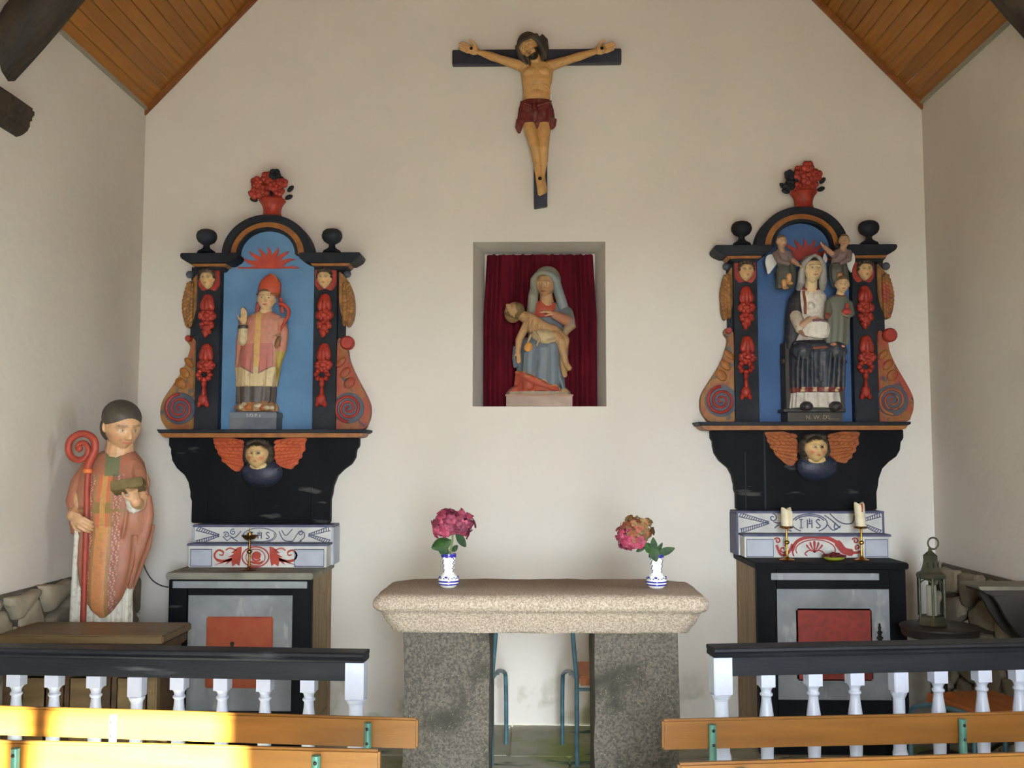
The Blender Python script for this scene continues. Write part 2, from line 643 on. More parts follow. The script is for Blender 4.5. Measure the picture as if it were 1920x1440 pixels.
# side walls; the east one has an opening added out of view to brighten the opposite wall
TH = 0.45
wl = structure('wall_left', box(WALL_W - TH, WALL_W, Y_REAR, 0.45, 0, Z_EAVE), plaster_side, flat=True)
g = G()
WY0, WY1, WZ0, WZ1 = -3.1, -2.7, 1.6, 2.1
g.add(box(WALL_E, WALL_E + TH, Y_REAR, WY0, 0, Z_EAVE))
g.add(box(WALL_E, WALL_E + TH, WY1, 0.45, 0, Z_EAVE))
g.add(box(WALL_E, WALL_E + TH, WY0, WY1, 0, WZ0))
g.add(box(WALL_E, WALL_E + TH, WY0, WY1, WZ1, Z_EAVE))
wr = structure('wall_right', g, plaster_side, flat=True)
# entrance wall behind the visitor with its open doorway, through which the sun falls on the benches
DX0, DX1, DZ = -0.10, 0.86, 2.45
g = G()
g.add(prism([(WALL_W, DZ), (WALL_E, DZ), (WALL_E, Z_EAVE), (MID, Z_RIDGE), (WALL_W, Z_EAVE)], Y_REAR - TH, Y_REAR))
for x0, x1, z0, z1 in ((WALL_W, DX0, 0, DZ), (DX1, WALL_E, 0, DZ)):
    g.add(box(x0, x1, Y_REAR - TH, Y_REAR, z0, z1))
structure('wall_rear', g, plaster_side, flat=True)
frame_m = mat('painted_joinery', C(96, 92, 84), 0.5)
structure('added_door_post_1', box(0.12, 0.19, Y_REAR - 0.12, Y_REAR - 0.04, 0, DZ), frame_m, bevel=0.005)  # upright added out of view to split the sun patch on the benches

structure('ground', box(-20, 20, -40, Y_REAR - TH, -0.2, -0.05), mat('churchyard_gravel', C(92, 82, 76), 0.9, C(112, 98, 88), 3.0))
# roof slopes: tongue-and-groove boards running from the entrance to the altar wall
g = G()
for s in (-1, 1):
    e = MID + s * HALF
    g.add(prism([(e + s * 0.5, Z_EAVE - 0.5 * SLOPE + 0.06), (MID, Z_RIDGE + 0.06), (MID, Z_RIDGE + 0.3), (e + s * 0.5, Z_EAVE - 0.5 * SLOPE + 0.3)], Y_REAR - TH, 0.45))
ce = structure('ceiling', g, pine, flat=True)
L_SL = HALF * math.hypot(1, SLOPE)
BW = 0.074
nb = int(L_SL / BW)
bw = L_SL / nb
g = G().add(box(0, bw - 0.0025, Y_REAR, 0, 0, 0.02))
first = None
ang = math.atan(SLOPE)
for s in (-1, 1):
    for k in range(nb):
        if first is None:
            o = first = obj('roof_board', g, pine, ce, bevel=0.003, seg=1)
        else:
            o = first.copy()
            COL.objects.link(o)
        t = k * bw
        if s < 0:
            o.location = (MID - HALF + t * math.cos(ang), 0, Z_EAVE + t * math.sin(ang))
            o.rotation_euler = (0, -ang, 0)
        else:
            o.location = (MID + HALF - t * math.cos(ang), 0, Z_EAVE + t * math.sin(ang))
            o.rotation_euler = (0, math.pi + ang, 0)
            o.scale = (1, 1, -1)
# moulding where the boards meet the altar wall, wall plates along the eaves
for i, s in enumerate((-1, 1)):
    e = MID + s * HALF
    pr = prism([(e, Z_EAVE - 0.045), (MID, Z_RIDGE - 0.045), (MID, Z_RIDGE + 0.005), (e, Z_EAVE + 0.005)], -0.03, -0.001)
    structure('trim_%d' % (i + 1), pr, pine_trim, bevel=0.006)
    structure('trim_%d' % (i + 3), box(e - (0.018 if s > 0 else 0), e + (0.018 if s < 0 else 0), -3.5, 0, Z_EAVE - 0.012, Z_EAVE + 0.012),
              mat('eave_mortar', C(150, 142, 126), 0.9, bump=0.8, bump_scale=25), bevel=0.004)

# roof truss of old rounded timbers, its foot resting on a carved corbel
YT = -1.6
tr = thing('roof_truss', 'pair of dark old rounded timbers sloping under the boarded roof', 'roof truss', (MID, YT, Z_EAVE))
for s in (-1, 1):
    a = P(-40, 146, YT)
    b = P(88, 2, YT)
    d = (b - a).normalized()
    pts = [a + d * t for t in (-0.45, -0.05, 0.3, 0.7, 1.2, 1.8, 2.4, 3.05)]
    pts = [Vector((MID + (p.x - MID) * (-s), p.y, p.z + 0.02 * math.sin(3 * i))) for i, p in enumerate(pts)]
    obj('rafter', tube([tuple(p) for p in curve(pts, 5)], 0.115, 12), old_timber, tr, angle=60)
fr = Fr(0, 212, YT)
pts = [(-16, 172), (14, 172), (46, 193), (46, 209), (38, 212), (38, 231), (24, 242), (0, 250), (-16, 252)]
tag(obj('corbel', fprism(fr, pts, 0.10, -0.10), old_timber, bevel=0.012), 'dark carved wooden corbel sticking out high on the side wall beneath the truss', 'corbel')

# rough stone courses at the foot of both side walls
stone_m = mat('rubble_stone', C(158, 146, 124), 0.9, C(128, 118, 100), 6.0, 0.5, 0.2, bump=0.7, bump_scale=30, var=0.28)
mortar_m = mat('stone_mortar', C(98, 90, 76), 0.95, C(76, 70, 58), 12.0, bump=0.8, bump_scale=40)

def clip(poly, p, q):
    """keep the side of poly nearer p than q"""
    mx, my, nx, ny = (p[0] + q[0]) / 2, (p[1] + q[1]) / 2, q[0] - p[0], q[1] - p[1]
    out = []
    for i in range(len(poly)):
        a, b = poly[i], poly[(i + 1) % len(poly)]
        da, db = (a[0] - mx) * nx + (a[1] - my) * ny, (b[0] - mx) * nx + (b[1] - my) * ny
        if da <= 0: out.append(a)
        if da * db < 0:
            t = da / (da - db)
            out.append((a[0] + (b[0] - a[0]) * t, a[1] + (b[1] - a[1]) * t))
    return out

def stone_wall(wall, xp, s, y0, y1, z1, seed):
    rnd = random.Random(seed)
    obj('mortar_bed', box(xp, xp + s * 0.025, y0, y1, 0, z1), mortar_m, wall, bevel=0.008, seg=1)
    seeds, row, z = [], 0, 0.06
    while z < z1:
        y = y0 + (0.1 if row % 2 else 0.0)
        while y < y1 + 0.1:
            seeds.append((y + rnd.uniform(-0.06, 0.06), z + rnd.uniform(-0.03, 0.03)))
            y += rnd.uniform(0.22, 0.36)
        row += 1
        z += rnd.uniform(0.12, 0.165)
    for p in seeds:
        poly = [(y0, 0), (y1, 0), (y1, z1 + rnd.uniform(-0.012, 0.02)), (y0, z1 + rnd.uniform(-0.012, 0.02))]
        for q in seeds:
            if q is not p and poly and abs(q[0] - p[0]) < 0.7 and abs(q[1] - p[1]) < 0.6:
                poly = clip(poly, p, q)
        if len(poly) < 3: continue
        cx, cy = sum(a[0] for a in poly) / len(poly), sum(a[1] for a in poly) / len(poly)
        pts = []
        for i in range(len(poly)):
            a, b = poly[i], poly[(i + 1) % len(poly)]
            for t in (0.12, 0.5, 0.88):
                x, y = a[0] + (b[0] - a[0]) * t, a[1] + (b[1] - a[1]) * t
                l = math.hypot(x - cx, y - cy) or 1
                k = max(0.3, (l - 0.013 - rnd.uniform(0, 0.006)) / l)
                pts.append((cx + (x - cx) * k, cy + (y - cy) * k))
        h = rnd.uniform(0.045, 0.075)
        rings = [[(xp + s * dd, cx + (x - cx) * kk, cy + (y - cy) * kk) for x, y in pts]
                 for dd, kk in ((0.0, 1.0), (h * 0.65, 1.0), (h * 0.93, 0.9), (h + rnd.uniform(-0.004, 0.004), 0.72))]
        obj('stone', loft(rings), stone_m, wall, angle=50)

stone_wall(wl, WALL_W, 1, -2.2, 0.0, 0.945, 3)
stone_wall(wr, WALL_E, -1, -2.1, 0.0, 0.955, 8)
# ================================================================== stone altar
granite = mat('granite', C(184, 168, 150), 0.85, C(140, 124, 108), 150.0, 0.5, 0.12, bump=0.5, bump_scale=120)
overlay(granite, C(84, 76, 66), 260.0, 0.62, 0.05)
granite_dark = mat('granite_weathered', C(98, 91, 80), 0.9, C(68, 63, 56), 110.0, 0.5, 0.12, bump=0.6, bump_scale=100)
overlay(granite_dark, C(54, 50, 42), 5.0, 0.52, 0.14, seed=4.0)
overlay(granite_dark, C(40, 96, 70), 4.0, 0.60, 0.08, zmax=0.35, seed=9.0)
overlay(granite_dark, C(158, 148, 132), 210.0, 0.66, 0.05)

YA = -2.05
a0, a1 = P(697, 1110, YA), P(1332, 1110, YA)
AX0, AX1, AZ = a0.x, a1.x, 1.02
AY0, AY1 = YA, YA + 0.56
al = thing('stone_altar', 'massive pale granite altar table on two weathered stone piers', 'altar', ((AX0 + AX1) / 2, (AY0 + AY1) / 2, 0))
rnd = random.Random(2)
def slab_ring(ins, z, cf=0.03, cb=0.10):
    x0, x1, y0, y1 = AX0 + ins, AX1 - ins, AY0 + ins, AY1 - ins * 0.5
    cor = [(x0 + cf, y0), (x1 - cf, y0), (x1, y0 + cf), (x1, y1 - cb), (x1 - cb, y1), (x0 + cb, y1), (x0, y1 - cb), (x0, y0 + cf)]
    out = []
    for i in range(8):
        a, b = cor[i], cor[(i + 1) % 8]
        n = 26 if i in (0, 4) else (8 if i in (2, 6) else 4)
        for k in range(n):
            t = k / n
            out.append((a[0] + (b[0] - a[0]) * t + rnd.uniform(-.002, .002), a[1] + (b[1] - a[1]) * t + rnd.uniform(-.002, .002), z + rnd.uniform(-.002, .002)))
    return out
prof = [(0.034, 1.02), (0.016, 1.014), (0.004, 1.0), (0.0, 0.985), (0.002, 0.968), (0.012, 0.955), (0.024, 0.950), (0.030, 0.94),
        (0.038, 0.925), (0.048, 0.905), (0.058, 0.89), (0.066, 0.878), (0.072, 0.865)]
obj('altar_slab', loft([slab_ring(i, z) for i, z in prof]), granite, al, angle=60)
YP = YA + 0.09
for x0, x1 in ((757, 918), (1114, 1272)):
    p, q = P(x0, 1200, YP), P(x1, 1200, YP)
    rings = []
    for k in range(9):
        z = 0.863 * k / 8
        rr = []
        for (xa, ya, xb, yb) in ((p.x, YP, q.x, YP), (q.x, YP, q.x, YP + 0.36), (q.x, YP + 0.36, p.x, YP + 0.36), (p.x, YP + 0.36, p.x, YP)):
            for t in range(6):
                rr.append((xa + (xb - xa) * t / 6 + rnd.uniform(-.004, .004), ya + (yb - ya) * t / 6 + rnd.uniform(-.003, .003), z))
        rings.append(rr)
    obj('altar_pier', loft(rings), granite_dark, al, angle=50)

# ================================================================== vases and hydrangeas on the altar
china = mat('white_glazed_china', C(236, 236, 230), 0.15, spec=0.6)
cobalt = mat('cobalt_glaze', C(48, 44, 140), 0.2, spec=0.6)
ink = mat('grey_blue_glaze', C(70, 78, 100), 0.3)
leaf_m = mat('hydrangea_leaf', C(52, 82, 34), 0.5, C(30, 56, 26), 30.0, bump=0.2)
leaf_dark = mat('hydrangea_leaf_dark', C(42, 62, 50), 0.5, C(60, 84, 44), 30.0, bump=0.2)
stem_m = mat('flower_stem', C(96, 110, 62), 0.6)
pink_a = mat('petal_crimson', C(140, 40, 66, .9), 0.6, C(166, 78, 100, .9), 25.0, var=0.45)
pink_b = mat('petal_plum', C(112, 36, 66, .9), 0.6, C(150, 58, 78, .9), 25.0, var=0.4)
petal_g = mat('petal_fading_green', C(112, 100, 54, .9), 0.6, C(136, 74, 50, .9), 30.0, var=0.4)
petal_o = mat('petal_rust', C(140, 60, 48, .9), 0.6, C(114, 84, 52, .9), 30.0, var=0.4)
petal_y = mat('petal_yellowed', C(196, 170, 110), 0.6)

def vase(cx, base_py, label):
    y = YA + 0.235
    b = P(cx, base_py, y)
    u = (y + 6) / F_PX
    o = thing('vase', label, 'vase', (b.x, y, AZ), group='painted china vases on the altar', local=True)
    body = [(10, 0), (13, 1.5), (17, 6), (19.3, 11), (19.2, 14), (16.5, 20), (12.5, 24), (10.4, 27), (10.2, 31), (11, 40), (12.4, 52), (13.6, 62), (13.9, 62.5), (12.6, 62), (11.2, 50), (9, 30)]
    obj('vase_body', lathe([(r * u, z * u) for r, z in body], n=40), china, o, angle=60)
    n = 48
    rim = []
    for dz, dr in ((57.4, 0.35), (58.2, 0.7), (62.3, 0.5), (63, -0.3), (62.4, -1.2)):
        rim.append([((13.4 + dr) * u * math.cos(2 * math.pi * i / n), (13.4 + dr) * u * math.sin(2 * math.pi * i / n),
                     (dz - (1.8 * abs(math.sin(4.5 * 2 * math.pi * i / n)) if dz < 59 else 0)) * u) for i in range(n)])
    obj('rim', loft(rim, cap=False), cobalt, o)
    for z0, r in ((7.2, 17.6), (12.4, 19.45)):
        obj('stripe', lathe([((r - 0.4) * u, (z0 - 1.6) * u), ((r + 0.35) * u, (z0 - 1.3) * u), ((r + 0.75) * u, z0 * u), ((r + 0.5) * u, (z0 + 1.3) * u), ((r - 0.2) * u, (z0 + 1.6) * u)], n=40), cobalt, o)
    rn = random.Random(5)
    g, g2 = G(), G()
    for k in range(7):
        a = 2 * math.pi * k / 7 - 1.75
        z, r = 19.5, 17.0
        c = Vector((r * math.cos(a), r * math.sin(a), z)) * u
        for q in range(3):
            g2.add(ellip(c + Vector((-math.sin(a), math.cos(a), 0)) * ((q - 1) * 4.5 * u) + Vector((0, 0, -(q - 1) ** 2 * 1.5 * u)), (1.9 * u, 1.9 * u, 1.0 * u), Euler((0.5 * (q - 1), 0.3, a)), (8, 6)))
        if k % 2 == 0:
            g.add(ellip(c + Vector((0, 0, 0.8 * u)), (1.6 * u, 3.2 * u, 2.4 * u), Euler((0, 0.7, a)), (10, 8)))
    for a in (-2.5, -0.62, 0.9, 2.4):
        for q in range(9):
            z = 30 + q * 3
            r = 10.6 + (z - 30) * 0.098
            aa = a + 0.16 * math.sin(q * 2.1)
            g2.add(ellip(Vector((r * math.cos(aa), r * math.sin(aa), z)) * u, (0.8 * u, 1.2 * u, 1.9 * u), Euler((0.6 * (-1) ** q, 0, aa)), (6, 5)))
    obj('flower_motif', g, cobalt, o)
    obj('sprig_motif', g2, ink, o)
    return o, b, u, y

def leaf_mesh(L, W, bend=0.25):
    v, f = [], []
    n = 8
    for i in range(n + 1):
        t = i / n
        w = W * math.sin(math.pi * min(1, t * 0.97 + 0.015)) ** 0.75 * (1 - 0.25 * t)
        for s in (-1, -0.5, 0, 0.5, 1):
            v.append((s * w, -bend * L * t * t + 0.22 * W * abs(s), L * t))
    for i in range(n):
        for k in range(4):
            a = i * 5 + k
            f.append((a, a + 1, a + 6, a + 5))
    m = len(v)
    v += [(x, y + 0.0012, z) for x, y, z in v]
    f += [tuple(m + q for q in reversed(x)) for x in f]
    return v, f

def floret_mesh(r):
    g = G()
    for k in range(4):
        a = k * math.pi / 2
        ca, sa = math.cos(a), math.sin(a)
        rows = []
        for t, w, z in ((0.05, 0.10, 0.0), (0.45, 0.46, 0.10), (0.8, 0.5, 0.05), (1.05, 0.22, -0.06)):
            rows.append([(t, -w, z + 0.05), (t, 0, z), (t, w, z + 0.05)])
        v = [((x * ca - y * sa) * r, (x * sa + y * ca) * r, z * r) for row in rows for x, y, z in row]
        f = [(i * 3 + j, i * 3 + j + 1, i * 3 + j + 4, i * 3 + j + 3) for i in range(3) for j in range(2)]
        g.add((v, f))
    g.add(ellip((0, 0, 0.08 * r), (0.14 * r, 0.14 * r, 0.12 * r), None, (6, 4)))
    return g

def bloom(parent, base, u, c, rx, ry, rz, tilt, mats, n, seed, rf=8.0):
    rn = random.Random(seed)
    meshes = {}
    R = Euler((0, tilt, 0)).to_matrix()
    for i in range(n):
        zz = 1 - 1.72 * (i + 0.5) / n
        rr = math.sqrt(max(0, 1 - zz * zz))
        ph = i * 2.39996
        d = Vector((rr * math.cos(ph), rr * math.sin(ph), zz))
        nd = R @ Vector((d.x / rx, d.y / ry, d.z / rz)).normalized()
        p = R @ Vector((d.x * rx, d.y * ry, d.z * rz)) * (u * rn.uniform(0.78, 1.14)) + c
        m = mats(nd, rn)
        if m.name not in meshes:
            o = obj('floret', floret_mesh(rf * u), m, parent, flat=True)
            meshes[m.name] = o
        else:
            o = meshes[m.name].copy()
            COL.objects.link(o)
        o.location = p
        q = (nd + Vector((rn.uniform(-.6, .6), rn.uniform(-.6, .6), rn.uniform(-.6, .6)))).normalized()
        o.rotation_euler = (q.to_track_quat('Z', 'Y').to_matrix() @ Matrix.Rotation(rn.uniform(0, 6), 3, 'Z')).to_euler()
        s = rn.uniform(0.8, 1.2)
        o.scale = (s, s, s)
    obj('flower_core', ellip(c, (rx * u * 0.6, ry * u * 0.6, rz * u * 0.6), R, (12, 8)), pink_b, parent)

def leaf(parent, p0, dx, dy, L, W, u, twist, m, bend=0.25):
    """leaf from p0 pointing along (dx right, dy up) with a lean toward the viewer"""
    o = obj('leaf', leaf_mesh(L * u, W * u, bend), m, parent, flat=False, angle=60)
    z = Vector((dx, -0.35, dy)).normalized()
    x = z.cross(Vector((0, -1, 0))).normalized()
    y = z.cross(x)
    o.rotation_euler = (Matrix((x, y, z)).transposed() @ Matrix.Rotation(twist, 3, 'Z')).to_euler()
    o.location = p0
    return o

v1, b, u, y = vase(841, 1097, 'white and cobalt china vase with the upright crimson hydrangea')
h = thing('hydrangea', 'upright crimson hydrangea with broad green leaves in a china vase', 'flower', (b.x, y, AZ + 0.03), local=True)
q = lambda px, py, d=0: Vector(((px - 841) * u, -d * u, (1097 - py) * u - 0.03))
obj('stem', tube([q(841, 1088), q(843, 1040), q(848, 1010), q(848, 988)], 1.7 * u, 8), stem_m, h)
bloom(h, b, u, q(848, 980), 36, 31, 26, 0.0, lambda d, r: petal_y if r.random() < 0.05 else (pink_a if r.random() < 0.6 else pink_b), 100, 3, 8.6)
leaf(h, q(846, 1008, 6), -0.85, -0.42, 42, 15, u, 0.3, leaf_m)
leaf(h, q(843, 1032, 4), -0.7, 0.25, 26, 10, u, 0.2, leaf_dark)
leaf(h, q(854, 998, 6), 0.75, -0.75, 34, 9, u, 0.2, leaf_dark)
leaf(h, q(846, 1030, 4), 0.8, 0.65, 20, 6, u, -0.3, leaf_dark)
leaf(h, q(842, 1036, 3), -0.6, 0.45, 20, 7, u, 0.4, leaf_m)

v2, b, u, y = vase(1231, 1100, 'white and cobalt china vase with the drooping fading hydrangea')
h2 = thing('hydrangea', 'drooping hydrangea fading from crimson to green over the edge of its vase', 'flower', (b.x, y, AZ + 0.03), local=True)
q = lambda px, py, d=0: Vector(((px - 1231) * u, -d * u, (1100 - py) * u - 0.03))
obj('stem', tube([q(1231, 1090), q(1227, 1045), q(1218, 1024), q(1200, 1008)], 1.7 * u, 8), stem_m, h2)
def fade(d, r):
    k = d.z * 0.75 + d.x * 0.55 + r.uniform(-0.3, 0.3)
    return pink_a if k < -0.25 else (petal_o if k < 0.12 else (petal_g if k < 0.55 else (petal_g if r.random() < 0.7 else petal_o)))
bloom(h2, b, u, q(1192, 1000), 32, 29, 29, -0.5, fade, 110, 6, 7.8)
leaf(h2, q(1229, 1040, 6), 0.9, 0.42, 40, 9, u, 0.2, leaf_dark, 0.1)
leaf(h2, q(1228, 1040, 8), -0.15, 1.0, 38, 8, u, 0.1, leaf_dark, 0.1)
leaf(h2, q(1222, 1022, 12), 0.25, -1.0, 30, 11, u, 0.2, leaf_dark, 0.1)
leaf(h2, q(1212, 1022, 5), -0.85, -0.45, 24, 5, u, 0.2, leaf_dark, 0.1)
leaf(h2, q(1226, 1034, 10), -0.55, 0.5, 30, 10, u, 0.4, leaf_m, 0.1)
leaf(h2, q(1232, 1036, 2), 0.45, 1.0, 24, 5, u, 0.4, leaf_dark, 0.1)

# ================================================================== side altars, painted steps, candlesticks
black_w = mat('black_painted_wood', C(13, 13, 16), 0.65, C(23, 23, 26), 5.0, 0.6, 0.2, bump=0.15, bump_scale=30, stretch=(1, 1, 0.4), spec=0.12)
overlay(black_w, C(70, 68, 66), 6.0, 0.66, 0.06, stretch=(0.6, 1, 2.5), seed=4.0)
grey_p = mat('grey_painted_panel', C(150, 152, 156), 0.7, C(128, 130, 132), 6.0, bump=0.1)
overlay(grey_p, C(172, 172, 170), 14.0, 0.6, 0.12, stretch=(1, 1, 0.4))
red_p = mat('red_painted_panel', C(166, 68, 44, .88), 0.6, C(174, 86, 46, .88), 9.0, bump=0.1)
red_p2 = mat('brick_red_panel', C(170, 62, 52, .85), 0.6, C(140, 58, 48, .85), 40.0, bump=0.3, bump_scale=60)
oak = mat('pale_oak', C(150, 124, 88), 0.6, C(122, 98, 66), 4.0, bump=0.15, stretch=(6, 6, 0.8))
stone_top = mat('worn_grey_top', C(140, 134, 120), 0.7, C(112, 108, 96), 8.0)
white_p = mat('white_painted_board', C(214, 212, 204), 0.6, C(190, 188, 184), 9.0, bump=0.1)
blue_line = mat('slate_blue_paint', C(70, 74, 104), 0.6, C(90, 92, 112), 20.0)
grey_field = mat('pale_blue_grey_paint', C(186, 190, 200), 0.6, C(170, 174, 184), 8.0)
red_line = mat('vermilion_paint', C(190, 72, 48, .95), 0.6, C(160, 58, 44, .95), 20.0)
red_line2 = mat('faded_red_paint', C(180, 62, 56, .9), 0.6, C(150, 56, 50, .9), 20.0)
brass = mat('brass', C(200, 150, 70), 0.25, metal=1.0, var=0.05)
brass_dull = mat('dull_brass', C(160, 118, 62), 0.35, C(110, 84, 50), 20.0, metal=1.0)
wax = mat('candle_wax', C(232, 224, 196), 0.45, C(220, 206, 170), 20.0, bump=0.2)
iron = mat('black_iron', C(26, 25, 24), 0.5, C(44, 40, 36), 30.0, metal=0.6)

def side_altar(name, label, fr, x0, x1, ytop, xw, side, panel, red, red_m, strip, bottom):
    """black framed chest-altar: front on the frame's plane, depth to the wall; side is the flank one sees"""
    a, b = fr(x0, ytop), fr(x1, ytop)
    z1, yf = a.z, fr.Y
    t = thing(name, label, 'side altar', ((a.x + b.x) / 2, yf / 2, 0))
    w = lambda px, py: fr(px, py)
    e = 0.012
    p0, p1 = w(panel[0], panel[1]), w(panel[2], panel[3])
    zb = w(0, bottom).z
    # frame: stiles, top rail, base
    g = G()
    g.add(box(a.x, p0.x, yf, yf + 0.05, 0.002, z1 - 0.035))
    g.add(box(p1.x, b.x, yf, yf + 0.05, 0.002, z1 - 0.035))
    g.add(box(p0.x, p1.x, yf, yf + 0.05, p0.z, z1 - 0.035))
    g.add(box(p0.x, p1.x, yf, yf + 0.05, 0.002, p1.z))
    obj('front_frame', g, black_w, t, bevel=0.004)
    obj('front_panel', box(p0.x - 0.005, p1.x + 0.005, yf + 0.022, yf + 0.045, p1.z - 0.005, p0.z + 0.005), grey_p, t)
    r0, r1 = w(red[0], red[1]), w(red[2], red[3])
    obj('red_panel', box(r0.x, r1.x, yf + 0.008, yf + 0.024, r1.z, r0.z), red_m, t, bevel=0.006 if red_m is red_p else 0.014)
    s0, s1 = w(strip[0], strip[1]), w(strip[2], strip[3])
    obj('painted_strip', box(s0.x, s1.x, yf - 0.003, yf + 0.006, s1.z, s0.z), grey_p, t, bevel=0.002, seg=1)
    obj('table_top', box(a.x - e, b.x + e, yf - 0.02, -0.006, z1 - 0.035, z1), stone_top if side > 0 else black_w, t, bevel=0.006)
    for xx, ss_ in ((a.x, -1), (b.x, 1)):
        xi, xo = xx - ss_ * 0.03, xx - ss_ * 0.004
        g = G()
        lo, hi = min(xi, xo), max(xi, xo)
        g.add(box(lo, hi, yf + 0.05, yf + 0.12, 0.002, z1 - 0.036))
        g.add(box(lo, hi, -0.075, -0.005, 0.002, z1 - 0.036))
        g.add(box(lo, hi, yf + 0.12, -0.075, z1 - 0.15, z1 - 0.036))
        g.add(box(lo, hi, yf + 0.12, -0.075, 0.002, 0.12))
        sd = obj('side_frame', g, oak, t, bevel=0.004)
        obj('side_panel', box(lo + 0.006, hi - 0.008, yf + 0.11, -0.07, 0.1, z1 - 0.14), oak, sd)
    return t, z1

YB = -0.57
FL = Fr(450, 1150, YB)
sa1, ZB1 = side_altar('side_altar', 'black framed wooden side altar with grey front and orange-red square, under the bishop retable', FL, 315, 583, 1075, 622, 1,
                      (350, 1117, 548, 1330), (386, 1157, 511, 1288), red_p, (322, 1091, 575, 1104), 1345)
g = G().add(fprism(FL, arc(436, 1206, 3.6, 3.6, -50, 230, 14) + [(432, 1222), (440, 1222)], 0.0, -0.012))
obj('keyhole_plate', g, iron, sa1)
FR_ = Fr(1560, 1150, YB)
sa2, ZB2 = side_altar('side_altar', 'black framed wooden side altar with rounded brick-red front panel, under the Virgin retable', FR_, 1420, 1700, 1055, 1383, -1,
                      (1456, 1105, 1670, 1312), (1494, 1142, 1636, 1276), red_p2, (1447, 1075, 1650, 1088), 1345)
g = G()
for z, r in ((1171, 1.5), (1176, 3), (1181, 2), (1185, 5), (1190, 3), (1195, 6.5), (1200, 4)):
    g.add(ellip(FR_(1648, z, 2), (r * FR_.u, 2 * FR_.u, 3.4 * FR_.u), None, (12, 8)))
obj('turned_latch', g, iron, sa2)

def painted_steps(fr, fl2, Z0, label, up, lo, xs_back, deco):
    """two stepped boards standing on the side altar; up/lo = (x0, x1, y0) fronts"""
    t = thing('altar_step', label, 'altar steps', (fr.O.x, -0.15, Z0))
    u0, u1 = fr(up[0], up[2]), fr(up[1], up[2])
    l0, l1 = fl2(lo[0], lo[2]), fl2(lo[1], lo[2])
    obj('lower_step', box(l0.x, l1.x, -0.33, -0.21, Z0 + 0.002, l0.z), white_p, t, bevel=0.003)
    obj('upper_step', box(u0.x, u1.x, -0.20, -0.012, Z0 + 0.002, u0.z), white_p, t, bevel=0.003)
    obj('lower_edge', box(l0.x - 0.008, l1.x + 0.008, -0.338, -0.20, l0.z - 0.006, l0.z + 0.006), blue_line, t, bevel=0.002)
    obj('upper_edge', box(u0.x - 0.010, u1.x + 0.010, -0.21, -0.010, u0.z - 0.005, u0.z + 0.008), blue_line, t, bevel=0.002)
    obj('step_side', G().add(box(u0.x - 0.012, u0.x, -0.20, -0.012, Z0 + 0.003, u0.z - 0.006)).add(box(u1.x, u1.x + 0.012, -0.20, -0.012, Z0 + 0.003, u0.z - 0.006)), grey_field if deco == 1 else blue_line, t)
    return t

# --- steps under the bishop
S1U, S1L = Fr(488, 1005, -0.20), Fr(484, 1045, -0.33)
st1 = painted_steps(S1U, S1L, ZB1, 'stepped white board painted with IHS and red acanthus, behind the single brass candlestick', (365, 621, 987), (353, 612, 1022), None, 1)
D0, D1 = 0.0012, -0.002
def rope(fr, a, b, w):
    g = G()
    dx, dy = b[0] - a[0], b[1] - a[1]
    l = math.hypot(dx, dy)
    nx, ny = -dy / l * w / 2, dx / l * w / 2
    for s in (-1, 1):
        g.add(ribbon(fr, [(a[0] + nx * s, a[1] + ny * s), (b[0] + nx * s * 0.4, b[1] + ny * s * 0.4)], 1.6, D0, D1))
    n = int(l / 4.2)
    for k in range(n):
        t = (k + 0.5) / n
        x, y, q = a[0] + dx * t, a[1] + dy * t, 1 - 0.6 * t
        g.add(ribbon(fr, [(x + nx * q - dx / l * 1.3, y + ny * q - dy / l * 1.3), (x - nx * q + dx / l * 1.3, y - ny * q + dy / l * 1.3)], 1.7, D0 + 0.0004, D1))
    return g
for a, b in (((368, 991), (411, 1004)), ((368, 1018), (411, 1004)), ((618, 991), (578, 1003)), ((618, 1016), (578, 1003))):
    obj('rope_border', rope(S1U, a, b, 8), blue_line, st1, flat=True)
g = G()
for pts in (arc(487, 1004, 31, 13.5, 0, 360, 40), arc(487, 1004, 28, 11.5, -150, 20, 24)):
    g.add(ribbon(S1U, pts, 1.5, D0, D1))
for pts in (spiral(424, 1003, 1, 6, 40, 1.3, 24), spiral(437, 998, 1, 6, 180, -1.3, 24), [(418, 1006), (426, 1014), (434, 1008), (446, 1015)], curve([(430, 1004), (440, 1008), (452, 996)], 6),
            curve([(523, 996), (532, 1012), (548, 1014), (556, 1003), (562, 996), (570, 999), (570, 1008), (562, 1014)], 6), curve([(528, 994), (536, 1004), (548, 992)], 6), spiral(563, 999, 1, 5, 0, 1.2, 20), curve([(540, 1014), (555, 1017), (566, 1014)], 5)):
    g.add(ribbon(S1U, pts, 1.7, D0, D1))
obj('scroll_ornament', g, blue_line, st1, flat=True)
